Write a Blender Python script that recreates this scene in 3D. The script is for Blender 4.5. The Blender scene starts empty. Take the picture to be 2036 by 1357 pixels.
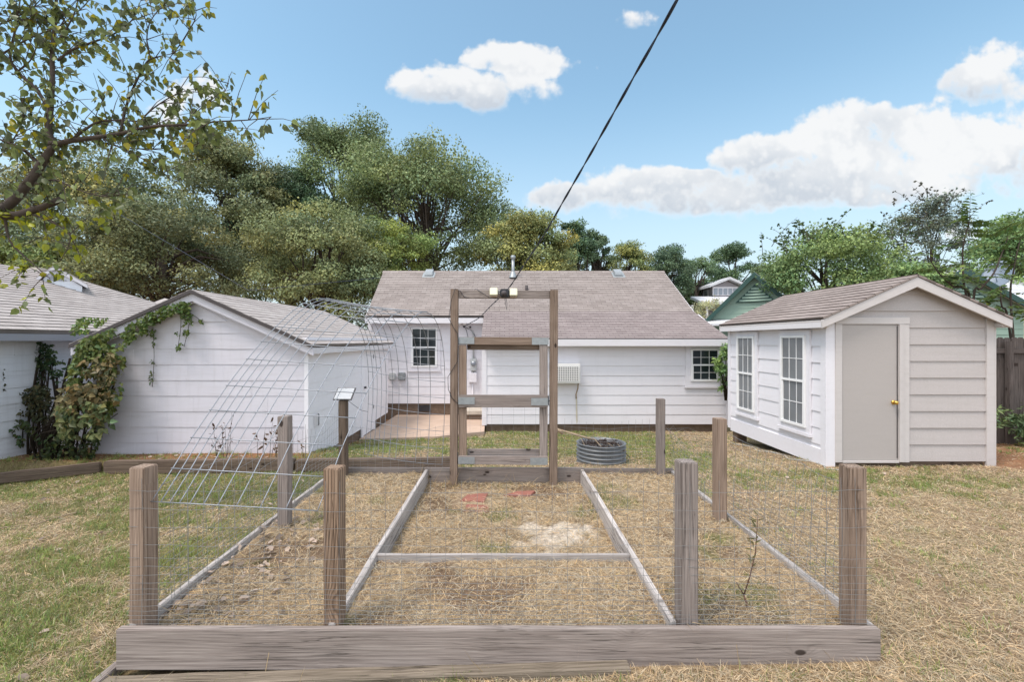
EXPOSURE = 0.55
SUN_AZ, SUN_EL, SUN_E, SUN_ANG = 235, 52, 2.0, 12
SKY_E, SKY_DUST, SKY_TINT, CLOUD = .10, 1.0, (1, 1, 1), .85
EXPOSURE = 1.02
SUN_AZ, SUN_EL, SUN_E, SUN_ANG = 232, 64, 1.6, 18
SKY_E, SKY_DUST, SKY_TINT, CLOUD = .125, 1.0, (1.08, 1.17, .98), .47
OVER_FILL = 1.85
import bpy, bmesh, math, random
import numpy as np
from mathutils import Vector, Matrix
random.seed(7); RNG = np.random.default_rng(7)
S = bpy.context.scene; COL = S.collection
F, CX, CY, H = 905.0, 1003.0, 677.0, 1.75      # focal length and principal point the metric sizes were surveyed with; eye height
def PX(px, Y): return (px - CX) * Y / F
def PZ(py, Y): return H - (py - CY) * Y / F
def V(*a): return Vector(a)
WP = {}; WM = {}                                      # world position of each object's origin

def link(o, parent=None, world=(0, 0, 0)):
    return place(o, parent, Matrix.Translation(Vector(world)))
def place(o, parent, mw):
    if o.name not in COL.objects: COL.objects.link(o)
    WP[o.name] = mw.translation.copy(); WM[o.name] = mw
    if parent is not None:
        o.parent = parent; o.matrix_basis = WM[parent.name].inverted() @ mw
    else:
        o.matrix_basis = mw
    return o
def tag(o, label, cat, group=None, kind=None):
    o['label'] = label; o['category'] = cat
    if group: o['group'] = group
    if kind: o['kind'] = kind
    return o
def thing(name, loc, label, cat, group=None):
    return tag(link(bpy.data.objects.new(name, None), None, loc), label, cat, group)
def structure(o):
    o['kind'] = 'structure'; return o

class MB:
    def __init__(s): s.v = []; s.f = []; s.sm = []
    def add(s, vs, fs, smooth=False):
        b = len(s.v); s.v += [tuple(v) for v in vs]
        for f in fs: s.f.append([b + i for i in f]); s.sm.append(smooth)
        return s
    def box(s, x0, x1, y0, y1, z0, z1):
        return s.hexa([(x0,y0,z0),(x1,y0,z0),(x1,y1,z0),(x0,y1,z0),(x0,y0,z1),(x1,y0,z1),(x1,y1,z1),(x0,y1,z1)])
    def hexa(s, p):
        return s.add(p, [(0,3,2,1),(4,5,6,7),(0,1,5,4),(1,2,6,5),(2,3,7,6),(3,0,4,7)])
    def prism(s, poly, d):                      # poly: 3-D points, counter-clockwise seen from outside; d: extrusion vector (backwards)
        n = len(poly); a = [Vector(p) for p in poly]; b = [p + Vector(d) for p in a]
        return s.add(a + b, [tuple(range(n)), tuple(range(2*n-1, n-1, -1))] + [(i, n+i, n+(i+1) % n, (i+1) % n) for i in range(n)])
    def tube(s, pts, r, n=6, caps=True):
        pts = [Vector(p) for p in pts]; m = len(pts)
        rr = r if isinstance(r, (list, tuple)) else [r] * m
        vs = []; t0 = None; nrm = None
        for i, p in enumerate(pts):
            t = (pts[min(i+1, m-1)] - pts[max(i-1, 0)])
            if t.length < 1e-9: t = Vector((0,0,1))
            t.normalize()
            if nrm is None:
                nrm = t.orthogonal().normalized()
            else:
                nrm = nrm - t * nrm.dot(t)
                nrm = nrm.normalized() if nrm.length > 1e-6 else t.orthogonal().normalized()
            bi = t.cross(nrm)
            for k in range(n):
                a = 2*math.pi*k/n
                vs.append(p + (nrm*math.cos(a) + bi*math.sin(a)) * rr[i])
        fs = [(i*n+k, i*n+(k+1) % n, (i+1)*n+(k+1) % n, (i+1)*n+k) for i in range(m-1) for k in range(n)]
        if caps: fs += [tuple(range(n-1, -1, -1)), tuple(range((m-1)*n, m*n))]
        return s.add(vs, fs, n > 4)
    def lathe(s, c, prof, n=32, closed=False):   # prof: (r, z)
        c = Vector(c); vs = [c + Vector((r*math.cos(2*math.pi*k/n), r*math.sin(2*math.pi*k/n), z)) for r, z in prof for k in range(n)]
        fs = [(i*n+k, i*n+(k+1) % n, (i+1)*n+(k+1) % n, (i+1)*n+k) for i in range(len(prof)-1) for k in range(n)]
        return s.add(vs, fs, True)
    def build(s, name, mat, parent=None, world=None, bevel=0):
        if world is None: world = WP[parent.name] if parent is not None else (0,0,0)
        w = Vector(world); me = bpy.data.meshes.new(name)
        mi = Matrix.Translation(-w)
        me.from_pydata([mi @ Vector(v) for v in s.v], [], s.f)
        me.polygons.foreach_set('use_smooth', s.sm); me.materials.append(mat); me.update()
        if bevel:
            bm = bmesh.new(); bm.from_mesh(me)
            bmesh.ops.bevel(bm, geom=list(bm.edges), offset=bevel, segments=2, affect='EDGES', clamp_overlap=True)
            bm.to_mesh(me); bm.free()
        return link(bpy.data.objects.new(name, me), parent, w)

def board(name, p0, p1, w, h, mat, parent=None, up=(0,0,1), seed=0, bevel=.004, warp=.0):
    """plank from p0 to p1 (centre line); w across, h along 'up'; local X runs along the grain"""
    p0, p1 = Vector(p0), Vector(p1); U = (p1-p0); L = U.length; U.normalize()
    N = Vector(up) - U * U.dot(Vector(up)); N.normalize(); A = N.cross(U)
    bm = bmesh.new(); n = max(1, int(L/.25)); rnd = random.Random(seed)
    rings = []
    for i in range(n+1):
        x = L*i/n; dy = rnd.uniform(-1,1)*warp; dz = rnd.uniform(-1,1)*warp
        rings.append([bm.verts.new((x, a*w/2+dy, b*h/2+dz)) for a, b in ((-1,-1),(1,-1),(1,1),(-1,1))])
    for i in range(n):
        for k in range(4):
            bm.faces.new((rings[i][k], rings[i+1][k], rings[i+1][(k+1)%4], rings[i][(k+1)%4]))
    bm.faces.new(rings[0]); bm.faces.new(rings[-1][::-1])
    bmesh.ops.recalc_face_normals(bm, faces=bm.faces)
    es = [e for e in bm.edges if len(e.link_faces) == 2 and e.calc_face_angle(0) > .8]
    bmesh.ops.bevel(bm, geom=es, offset=bevel, segments=2, affect='EDGES', clamp_overlap=True)
    me = bpy.data.meshes.new(name); bm.to_mesh(me); bm.free(); me.materials.append(mat)
    m = Matrix((U, A, N)).transposed().to_4x4(); m.translation = p0
    return place(bpy.data.objects.new(name, me), parent, m)

def lap(name, mat, parent, O, U, Vv, rng, v0, v1, expo, tb, joint=None, thick=.02, seed=1, breaks=(), jit=0):
    """overlapping courses (clapboards or shingles) on the plane O + u U + v V; rng(v) gives the run (u0, u1)"""
    U, Vv = Vector(U).normalized(), Vector(Vv).normalized(); N = U.cross(Vv); rnd = random.Random(seed); m = MB()
    v = v0; row = 0
    while v < v1 - 1e-4:
        vb = min(v + expo, v1); a0, a1 = rng(v); b0, b1 = rng(vb)
        cuts = [0.0]
        if joint:
            u = (a0 // joint) * joint + joint * ((row % 2) * .5 + rnd.uniform(.0, .3))
            while u < a1 - .1:
                if u > a0 + .1: cuts.append((u - a0) / (a1 - a0))
                u += joint
        cuts.append(1.0); g = .0009 / max(.01, a1 - a0)
        for i in range(len(cuts)-1):
            l, r = cuts[i] + (g if i else 0), cuts[i+1] - (g if i < len(cuts)-2 else 0)
            L0, R0, L1, R1 = a0+(a1-a0)*l, a0+(a1-a0)*r, b0+(b1-b0)*l, b0+(b1-b0)*r
            e = rnd.uniform(-jit, jit); t = tb * (1 + rnd.uniform(-.15, .15))
            lip = .0015
            m.add([(L0,v+e,0),(R0,v+e,0),(R0,v+e,t-lip),(L0,v+e,t-lip),(R0,v+e+lip,t),(L0,v+e+lip,t),(R1,vb+.004,.0025),(L1,vb+.004,.0025),(L1,vb+.004,0),(R1,vb+.004,0)],
                  [(0,1,2,3),(3,2,4,5),(5,4,6,7),(0,3,5,7,8),(1,9,6,4,2)])
        v = vb; row += 1
    vs = sorted(set([v0, v1] + [b for b in breaks if v0 < b < v1]))
    left = [(rng(x)[0], x, 0) for x in vs]; right = [(rng(x)[1], x, 0) for x in vs]
    poly = [left[0], right[0]] + right[1:] + left[:0:-1]
    clean = []
    for p in poly:
        if not clean or (Vector(p)-Vector(clean[-1])).length > 1e-4: clean.append(p)
    m.prism([V(*p) for p in clean], (0, 0, -thick))
    O = Vector(O); me = bpy.data.meshes.new(name); me.from_pydata(m.v, [], m.f); me.materials.append(mat); me.update()
    mm = Matrix((U, Vv, N)).transposed().to_4x4(); mm.translation = O
    return place(bpy.data.objects.new(name, me), parent, mm)

def cards(name, mat, parent, C, D, Nn, size, col, tmpl, world=None, wid=None):
    """many small leaf / blade faces in one mesh: centres, long axes, normals, sizes, colours, template"""
    tv, tf = tmpl; tv = np.array(tv, float); C = np.asarray(C, float); n = len(C); k = len(tv)
    D = D / (np.linalg.norm(D, axis=1, keepdims=True)+1e-9)
    A = np.cross(Nn, D); A /= (np.linalg.norm(A, axis=1, keepdims=True)+1e-9); Nn = np.cross(D, A)
    size = np.broadcast_to(np.asarray(size, float), (n,)); wid = size if wid is None else np.broadcast_to(np.asarray(wid, float), (n,))
    P = (C[:,None,:] + tv[None,:,0:1]*size[:,None,None]*D[:,None,:] + tv[None,:,1:2]*wid[:,None,None]*A[:,None,:] + tv[None,:,2:3]*size[:,None,None]*Nn[:,None,:]).reshape(-1,3)
    if world is None: world = WP[parent.name] if parent is not None else (0,0,0)
    P = P - np.array(tuple(world))
    idx = []; tot = []
    for f in tf: idx.append(np.array(f)); tot.append(len(f))
    base = (np.arange(n)*k)[:,None]
    loops = np.concatenate([base + f[None,:] for f in idx], axis=1).ravel()
    lt = np.tile(np.array(tot), n); ls = np.concatenate([[0], np.cumsum(lt)[:-1]])
    me = bpy.data.meshes.new(name); me.vertices.add(n*k); me.vertices.foreach_set('co', P.astype(np.float32).ravel())
    me.loops.add(len(loops)); me.loops.foreach_set('vertex_index', loops.astype(np.int32))
    me.polygons.add(len(lt)); me.polygons.foreach_set('loop_start', ls.astype(np.int32)); me.polygons.foreach_set('loop_total', lt.astype(np.int32))
    me.update(calc_edges=True)
    at = me.attributes.new('col', 'FLOAT_COLOR', 'POINT')
    c4 = np.ones((n, k, 4), np.float32); c4[:,:,:3] = np.asarray(col)[:,None,:]; at.data.foreach_set('color', c4.ravel())
    me.materials.append(mat)
    return link(bpy.data.objects.new(name, me), parent, world)
LEAF_Q = ([(0,0,0),(.45,.36,.03),(1,0,-.05),(.5,-.34,.03)], [(0,3,2,1)])
LEAF_H = ([(0,0,0),(.1,.26,.09),(.42,.33,.08),(1,0,-.2),(.42,-.33,.08),(.1,-.26,.09)], [(0,3,2,1),(0,5,4,3)])
LEAF_L = ([(0,0,0),(.3,.16,.03),(.7,.13,.0),(1,0,-.08),(.7,-.13,.0),(.3,-.16,.03)], [(0,3,2,1),(0,5,4,3)])
BLADE = ([(0,-.5,0),(0,.5,0),(.55,.38,.06),(.55,-.38,.06),(1,0,-.05)], [(0,1,2,3),(3,2,4)])

# ---- value noise in numpy (for lie of the land and the patches of dry / green grass) ----
_T = np.random.default_rng(3).random((256,256))
def vn(x, y, s=1.0, o=0):
    x = np.asarray(x, float)/s + 37.3*o + 100; y = np.asarray(y, float)/s + 11.7*o + 100
    xi, yi = np.floor(x).astype(int), np.floor(y).astype(int); fx, fy = x-xi, y-yi
    fx = fx*fx*(3-2*fx); fy = fy*fy*(3-2*fy); g = lambda a, b: _T[a % 256, b % 256]
    return (g(xi,yi)*(1-fx)+g(xi+1,yi)*fx)*(1-fy) + (g(xi,yi+1)*(1-fx)+g(xi+1,yi+1)*fx)*fy
def fbm(x, y, s=1.0, o=0, n=4):
    r = 0; a = .5; t = 0
    for i in range(n): r = r + a*vn(x, y, s/2**i, o+i); t += a; a *= .55
    return r/t
def ss(a, b, x): t = np.clip((np.asarray(x, float)-a)/(b-a), 0, 1); return t*t*(3-2*t)

# ---------------- materials ----------------
class NT:
    def __init__(s, name):
        s.m = bpy.data.materials.new(name); s.m.use_nodes = True; s.t = s.m.node_tree; s.t.nodes.clear()
        s.out = s.t.nodes.new('ShaderNodeOutputMaterial')
    def n(s, typ, ins=None, **at):
        nd = s.t.nodes.new('ShaderNode'+typ)
        for k, v in at.items(): setattr(nd, k, v)
        for k, v in (ins or {}).items(): s.set(nd.inputs[k], v)
        return nd
    def set(s, sock, v):
        if isinstance(v, bpy.types.NodeSocket): s.t.links.new(v, sock)
        elif isinstance(v, bpy.types.Node): s.t.links.new(v.outputs[0], sock)
        else:
            if sock.type == 'RGBA' and len(v) == 3: v = (*v, 1)
            sock.default_value = v
    def math(s, op, a, b=0.0, c=0.0, clamp=False):
        return s.n('Math', {0: a, 1: b, 2: c}, operation=op, use_clamp=clamp).outputs[0]
    def mix(s, f, a, b, mode='MIX'):
        return s.n('Mix', {0: f, 6: a, 7: b}, data_type='RGBA', blend_type=mode).outputs[2]
    def ramp(s, f, stops, interp='LINEAR'):
        r = s.n('ValToRGB', {0: f}); cr = r.color_ramp; cr.interpolation = interp
        while len(cr.elements) < len(stops): cr.elements.new(.5)
        for e, (p, c) in zip(cr.elements, stops): e.position = p; e.color = (*c, 1) if len(c) == 3 else c
        return r.outputs[0]
    def noise(s, vec, scale, detail=4, rough=.55, dist=0):
        return s.n('TexNoise', {'Vector': vec, 'Scale': scale, 'Detail': detail, 'Roughness': rough, 'Distortion': dist}).outputs[0]
    def objco(s, scale=(1,1,1), rnd=0):
        tc = s.n('TexCoord').outputs['Object']; loc = (0,0,0)
        mp = s.n('Mapping', {'Vector': tc, 'Scale': scale})
        if rnd:
            r = s.n('ObjectInfo').outputs['Random']
            cb = s.n('CombineXYZ', {0: s.math('MULTIPLY', r, rnd), 1: s.math('MULTIPLY', r, rnd*1.7), 2: s.math('MULTIPLY', r, rnd*.6)})
            s.set(mp.inputs['Location'], cb.outputs[0])
        return mp.outputs[0]
    def bump(s, h, strength=.3, dist=.01):
        return s.n('Bump', {'Height': h, 'Strength': strength, 'Distance': dist}).outputs[0]
    def pbr(s, color, rough=.6, metal=0, spec=.5, normal=None, **k):
        p = s.n('BsdfPrincipled', {'Base Color': color, 'Roughness': rough, 'Metallic': metal, 'Specular IOR Level': spec})
        if normal is not None: s.set(p.inputs['Normal'], normal)
        for a, v in k.items(): s.set(p.inputs[a.replace('_', ' ')], v)
        s.t.links.new(p.outputs[0], s.out.inputs[0]); return s.m

def m_wood(name, dark, mid, light, streak=.5, knot=1.0, wet=0, ringy=0):
    t = NT(name)
    co = t.objco((1.1, 75, 75), 37)
    vo = t.n('TexVoronoi', {'Vector': t.objco((4.2, .02, 8.5), 17), 'Scale': 1.0, 'Randomness': 1})
    sel = t.math('GREATER_THAN', t.n('SeparateColor', {0: vo.outputs['Color']}).outputs[0], .60)
    near = t.math('MULTIPLY', t.ramp(vo.outputs['Distance'], [(.0, (1,1,1)), (.5, (0,0,0))], 'EASE'), sel)
    tc = t.objco((1, 1, 1), 0)
    low = t.noise(t.objco((.9, 2.2, 2.2), 5), 1.0, 2, .5)
    sp = t.n('SeparateXYZ', {0: tc})
    zz = t.math('ADD', t.math('MULTIPLY', sp.outputs[2], 330), t.math('MULTIPLY', sp.outputs[1], 260))
    ph = t.math('ADD', t.math('ADD', zz, t.math('MULTIPLY', low, 44)), t.math('MULTIPLY', near, 15))
    ring = t.math('ADD', .5, t.math('MULTIPLY', t.math('SINE', ph), .5))
    ring = t.math('POWER', ring, 2.2)
    g1 = t.noise(co, 1.3, 8, .64, .9)
    fine = t.noise(t.objco((2.5, 150, 150), 11), 1, 3, .65)
    big = t.noise(t.objco((1.6, 3, 3), 23), 1.2, 4, .6)
    base = t.ramp(g1, [(.30, dark), (.43, mid), (.60, light), (.74, mid)])
    base = t.mix(t.math('MULTIPLY', ring, .22+.45*ringy), base, tuple(c*.52 for c in dark))
    base = t.mix(t.math('MULTIPLY', t.ramp(fine, [(.34, (1,1,1)), (.54, (0,0,0))]), streak), base, tuple(c*.5 for c in dark))
    base = t.mix(t.math('MULTIPLY', t.ramp(big, [(.42, (0,0,0)), (.72, (1,1,1))]), .35), base, tuple(c*.62 for c in mid))
    k = t.math('MULTIPLY', t.ramp(vo.outputs['Distance'], [(.105, (1,1,1)), (.15, (0,0,0))]), sel)
    base = t.mix(t.math('MULTIPLY', near, .35*knot), base, tuple(c*.75 for c in dark))
    base = t.mix(t.math('MULTIPLY', k, .9*knot), base, (.028, .019, .015))
    crack = t.ramp(t.noise(t.objco((.7, 34, 34), 29), 1.0, 4, .5, 1.2), [(.475, (0,0,0)), (.5, (1,1,1)), (.525, (0,0,0))])
    cm = t.math('MULTIPLY', crack, t.ramp(t.noise(t.objco((.8, 2, 2), 3), 1.5, 2), [(.48, (0,0,0)), (.58, (1,1,1))]))
    base = t.mix(t.math('MULTIPLY', cm, .85), base, tuple(c*.3 for c in dark))
    hs = t.n('HueSaturation', {'Color': base, 'Value': t.math('ADD', .9, t.math('MULTIPLY', t.n('ObjectInfo').outputs['Random'], .25))})
    h = t.math('SUBTRACT', t.math('ADD', g1, t.math('MULTIPLY', fine, .5)), t.math('ADD', t.math('MULTIPLY', cm, 1.2), k))
    return t.pbr(hs.outputs[0], .85, 0, .2, t.bump(h, .45, .004))
def m_plain(name, c, rough=.6, metal=0, spec=.5, var=.15, sc=8, bump=.1):
    t = NT(name); n = t.noise(t.objco((1,1,1), 9), sc, 5, .6)
    col = t.mix(n, tuple(x*(1-var) for x in c), tuple(min(1, x*(1+var)) for x in c))
    return t.pbr(col, rough, metal, spec, t.bump(n, bump, .004))
def m_paint(name, c, dirt=.25, grain=0, dirtc=(.30,.27,.23)):
    t = NT(name)
    n = t.noise(t.objco((1,1,1), 13), 1.3, 6, .62); n2 = t.noise(t.objco((.5, 6, 6), 7), 3, 5, .6); f = t.noise(t.objco((1,1,1), 3), 160, 3, .7)
    col = t.mix(n, tuple(x*.94 for x in c), tuple(x*1.03 for x in c))
    col = t.mix(t.math('MULTIPLY', t.ramp(n2, [(.5, (0,0,0)), (.85, (1,1,1))]), dirt), col, dirtc)
    st = t.noise(t.objco((7, .6, 7), 21), 1.5, 5, .65)
    col = t.mix(t.math('MULTIPLY', t.ramp(st, [(.52, (0,0,0)), (.8, (1,1,1))]), dirt*.6), col, dirtc)
    if grain: col = t.mix(t.math('MULTIPLY', t.ramp(f, [(.42, (1,1,1)), (.6, (0,0,0))]), grain), col, tuple(x*.55 for x in c))
    return t.pbr(col, .62, 0, .3, t.bump(t.math('ADD', n2, f), .12+grain*.6, .003))
def m_shingle(name, a, b, c, w=.30, h=.14):
    t = NT(name); co = t.objco()
    br = t.n('TexBrick', {'Vector': co, 'Color1': a, 'Color2': b, 'Mortar': tuple(x*.42 for x in a), 'Scale': 1.0, 'Mortar Size': .006, 'Mortar Smooth': .3, 'Bias': 0, 'Brick Width': w, 'Row Height': h}, offset=.5, offset_frequency=2)
    br2 = t.n('TexBrick', {'Vector': t.n('Mapping', {'Vector': co, 'Location': (.13, h*3, 0)}).outputs[0], 'Color1': (0,0,0), 'Color2': (1,1,1), 'Mortar': (.5,.5,.5), 'Scale': 1.0, 'Mortar Size': 0.0, 'Brick Width': w*.61, 'Row Height': h}, offset=.37)
    col = t.mix(t.math('MULTIPLY', br2.outputs[0], .38), br.outputs[0], c)
    big = t.noise(co, .7, 4, .6); f = t.noise(co, 210, 2, .7)
    col = t.mix(t.math('MULTIPLY', t.ramp(big, [(.4, (0,0,0)), (.7, (1,1,1))]), .35), col, tuple(x*1.15 for x in b))
    col = t.mix(t.ramp(f, [(.35, (.75,)*3), (.65, (1,)*3)]), (0,0,0), col)
    return t.pbr(col, .95, 0, .1, t.bump(f, .4, .003))
def m_leaf(name, trans=.35, rough=.5):
    t = NT(name); a = t.n('Attribute', attribute_name='col').outputs['Color']
    p = t.n('BsdfPrincipled', {'Base Color': a, 'Roughness': rough, 'Specular IOR Level': .3})
    tr = t.n('BsdfTranslucent', {0: t.mix(.5, a, (.55, .6, .12), 'MULTIPLY')}) if False else t.n('BsdfTranslucent', {0: a})
    mx = t.n('MixShader', {0: trans, 1: p.outputs[0], 2: tr.outputs[0]})
    t.t.links.new(mx.outputs[0], t.out.inputs[0]); return t.m
def m_ground(name):
    t = NT(name); a = t.n('Attribute', attribute_name='col').outputs['Color']; co = t.objco()
    f = t.noise(co, 38, 6, .7, .6); f2 = t.noise(co, 9, 5, .65)
    c = t.mix(t.ramp(f, [(.34, (.42,.38,.34)), (.6, (1.12,1.1,1.05))]), (0,0,0), a, 'MIX')
    c = t.mix(1.0, a, t.ramp(f, [(.3, (.45,.4,.36)), (.5, (.85,.82,.8)), (.7, (1.25,1.22,1.15))]), 'MULTIPLY')
    c = t.mix(1.0, c, t.ramp(f2, [(.3, (.75,.72,.7)), (.7, (1.12,1.12,1.1))]), 'MULTIPLY')
    return t.pbr(c, .95, 0, .1, t.bump(t.math('ADD', f, f2), .8, .02))
def m_glass(name, c=(.02,.028,.03), rough=.06, spec=.5):
    t = NT(name); n = t.noise(t.objco((1,1,1), 5), 2.2, 3)
    col = t.mix(n, tuple(x*.7 for x in c), tuple(x*1.3 for x in c))
    return t.pbr(col, rough, 0, spec, t.bump(t.noise(t.objco((1,1,1), 5), 1.2, 1), .02, .02))

M = {}
M['grey'] = m_wood('weathered_grey_wood', (.18,.147,.13), (.265,.222,.20), (.345,.298,.27), .5)
M['pale'] = m_wood('weathered_pale_wood', (.22,.19,.175), (.41,.37,.345), (.56,.52,.49), .4, .6)
M['brown'] = m_wood('treated_brown_wood', (.15,.10,.072), (.25,.182,.137), (.345,.262,.205), .5, 1.0)
M['ring'] = m_wood('treated_streaked_wood', (.10,.062,.042), (.26,.175,.12), (.36,.26,.185), .5, 1.0, 0, 1.0)
M['dark'] = m_wood('old_dark_timber', (.06,.045,.035), (.14,.10,.075), (.22,.17,.13), .5)
M['base'] = m_wood('damp_base_timber', (.09,.07,.052), (.20,.165,.125), (.31,.26,.205), .5)
M['beige'] = m_plain('aged_beige_plastic', (.70,.69,.67), .5, 0, .4, .06)
M['picket'] = m_wood('old_fence_picket', (.045,.036,.032), (.10,.082,.074), (.16,.135,.125), .5)
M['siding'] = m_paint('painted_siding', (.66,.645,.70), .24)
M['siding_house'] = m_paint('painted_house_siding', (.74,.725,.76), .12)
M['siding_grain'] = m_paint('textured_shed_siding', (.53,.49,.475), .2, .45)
M['siding_lit'] = m_paint('lit_garage_siding', (.81,.80,.84), .08)  # white raised in the colour to stand in for light on the garage side
M['siding_side_lit'] = m_paint('lit_shed_siding', (.76,.745,.78), .1, .05)  # lighter than the shed front, standing in for brighter light on the sides
M['trim'] = m_paint('painted_trim', (.58,.545,.53), .2, .12)
M['white'] = m_paint('white_trim', (.69,.67,.69), .12)
M['doorpaint'] = m_paint('painted_door', (.44,.405,.385), .12, .15)
M['vinyl'] = m_plain('white_vinyl', (.82,.82,.82), .4, 0, .5, .03)
M['shingle'] = m_shingle('roof_shingles', (.285,.245,.225), (.365,.32,.298), (.18,.152,.14))
M['shingle_new'] = m_shingle('extension_shingles', (.27,.225,.217), (.34,.292,.28), (.19,.155,.153), .25, .13)
M['shingle_gar'] = m_shingle('garage_shingles', (.42,.38,.36), (.50,.46,.44), (.24,.21,.2), .3, .14)
M['shingle_shed'] = m_shingle('shed_shingles', (.29,.24,.22), (.37,.315,.29), (.20,.165,.15), .3, .14)
M['shingle_white'] = m_shingle('pale_shingles', (.62,.63,.66), (.70,.71,.74), (.5,.5,.54))
M['drip'] = m_plain('dark_roof_edge', (.07,.06,.06), .8)
M['found'] = m_plain('brown_foundation', (.16,.115,.085), .9, 0, .2, .5, 12, .6)
M['conc'] = m_plain('stained_concrete', (.48,.36,.28), .9, 0, .2, .22, 2.5, .3)
M['step'] = m_plain('step_concrete', (.5,.45,.38), .9, 0, .2, .3, 5, .3)
M['glass'] = m_glass('window_glass', (.018,.026,.028), .05, .45)
M['glass_shed'] = m_glass('shed_window_glass', (.17,.18,.19), .12, .5)
M['glass_sky'] = m_glass('far_window_glass', (.25,.28,.32), .1, .5)
M['galv'] = m_plain('galvanized_steel', (.33,.355,.365), .5, .55, .5, .3, 25, .1)
M['wire'] = m_plain('galvanized_wire', (.26,.265,.27), .5, .4, .5, .2, 40, .1)
M['panelwire'] = m_plain('livestock_panel_wire', (.27,.29,.32), .48, .45, .5, .15, 40, .1)
M['tank'] = m_plain('corrugated_tank_steel', (.165,.175,.185), .5, .35, .5, .45, 6, .15)
M['black'] = m_plain('black_plastic', (.02,.022,.028), .5)
M['cable'] = m_plain('twisted_cable', (.02,.03,.055), .45, 0, .5, .3, 30)
M['lamp'] = m_plain('yellowed_lamp_plastic', (.72,.70,.52), .4, 0, .5, .06)
M['solar'] = m_plain('solar_cell_glass', (.30,.33,.36), .3, .0, .3, .15)
M['deadstem'] = m_plain('dead_reddish_stem', (.13,.075,.055), .9, 0, .2, .3, 20, .3)
M['brass'] = m_plain('brass', (.70,.45,.12), .25, 1.0)
M['meter'] = m_plain('utility_box_grey', (.48,.50,.50), .5, .1)
M['paver'] = m_plain('red_paver', (.29,.12,.09), .9, 0, .2, .35, 14, .5)
M['ash'] = m_plain('charred_sticks', (.06,.045,.04), .9, 0, .2, .5, 20, .5)
M['stick'] = m_plain('dry_stick', (.34,.26,.18), .9, 0, .2, .3, 20, .5)
M['bark'] = m_plain('tree_bark', (.085,.068,.058), .95, 0, .1, .5, 14, .9)
M['bark_far'] = m_plain('far_tree_bark', (.07,.055,.045), .95, 0, .1, .4, 3, .6)
M['vinewood'] = m_plain('vine_stem', (.035,.027,.02), .95, 0, .1, .4, 20, .5)
M['green'] = m_paint('green_painted_boards', (.28,.39,.32), .2, .1, (.12,.18,.14))
M['darkgreen'] = m_plain('dark_green_trim', (.02,.065,.055), .6)
M['yellow'] = m_paint('pale_yellow_siding', (.72,.64,.44), .12)
M['farwall'] = m_paint('grey_far_siding', (.30,.28,.30), .15)
M['nwall'] = m_paint('stained_neighbour_siding', (.72,.75,.80), .3, 0, (.12,.10,.09))
M['graywood'] = m_paint('grey_bare_fascia', (.28,.29,.33), .4)
M['dish'] = m_plain('satellite_dish_grey', (.16,.20,.25), .5)
M['rust'] = m_plain('rust_stain', (.58,.52,.42), .9)
M['leaf'] = m_leaf('leaf_foliage', .24, .55)
M['leaf_near'] = m_leaf('near_leaf_foliage', .38, .42)
M['grass'] = m_leaf('grass_blades', .25, .7)
M['ground'] = m_ground('lawn_soil')
M['soil'] = m_ground('garden_soil')
# ---------------- camera, light, sky ----------------
S.view_settings.view_transform = 'Standard'; S.view_settings.look = 'None'; S.view_settings.exposure = EXPOSURE
cam = bpy.data.cameras.new('camera'); cam.sensor_width = 36; cam.lens = 36*F/2036; cam.clip_start = .05; cam.clip_end = 2000
cam.shift_x = (1018-CX)/2036; cam.shift_y = (CY-678.5)/2036
co_ = bpy.data.objects.new('camera', cam); COL.objects.link(co_); co_.location = (0,0,H); co_.rotation_euler = (math.pi/2,0,0); S.camera = co_
AZ, EL = math.radians(SUN_AZ), math.radians(SUN_EL)   # azimuth clockwise from +Y
sd = Vector((math.sin(AZ)*math.cos(EL), math.cos(AZ)*math.cos(EL), math.sin(EL)))
sl = bpy.data.lights.new('sun', 'SUN'); sl.energy = SUN_E; sl.angle = math.radians(SUN_ANG); sl.color = (1.0,.90,.83)
so = bpy.data.objects.new('sun', sl); COL.objects.link(so); so.rotation_euler = sd.to_track_quat('Z','Y').to_euler(); so.location = (0,0,30)

W = bpy.data.worlds.new('World'); S.world = W; W.use_nodes = True
t = NT('tmp_sky'); bpy.data.materials.remove(t.m)
t = object.__new__(NT); t.t = W.node_tree; t.t.nodes.clear(); t.out = t.t.nodes.new('ShaderNodeOutputWorld')
sky = t.n('TexSky', sky_type='NISHITA'); sky.sun_disc = False; sky.sun_elevation = EL; sky.sun_rotation = AZ
sky.air_density = 1.0; sky.dust_density = SKY_DUST; sky.ozone_density = 1.6; sky.altitude = 200
gen = t.n('TexCoord').outputs['Generated']
sx = t.n('SeparateXYZ', {0: gen})
yy = t.math('MAXIMUM', sx.outputs[1], .05)
u = t.math('MULTIPLY', t.math('DIVIDE', sx.outputs[0], yy), F); w = t.math('MULTIPLY', t.math('DIVIDE', sx.outputs[2], yy), F)
uv = t.n('CombineXYZ', {0: u, 1: w}).outputs[0]
wob = t.n('TexNoise', {'Vector': uv, 'Scale': .011, 'Detail': 7, 'Roughness': .60}, noise_dimensions='2D')
wob2 = t.n('TexNoise', {'Vector': t.n('Mapping', {'Vector': uv, 'Location': (431, 77, 0)}).outputs[0], 'Scale': .004, 'Detail': 4, 'Roughness': .5}, noise_dimensions='2D')
puff = t.n('TexVoronoi', {'Vector': uv, 'Scale': .022, 'Smoothness': .6, 'Detail': 2.0, 'Roughness': .55}, feature='SMOOTH_F1', voronoi_dimensions='2D')
dens = None; vert = None
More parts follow.
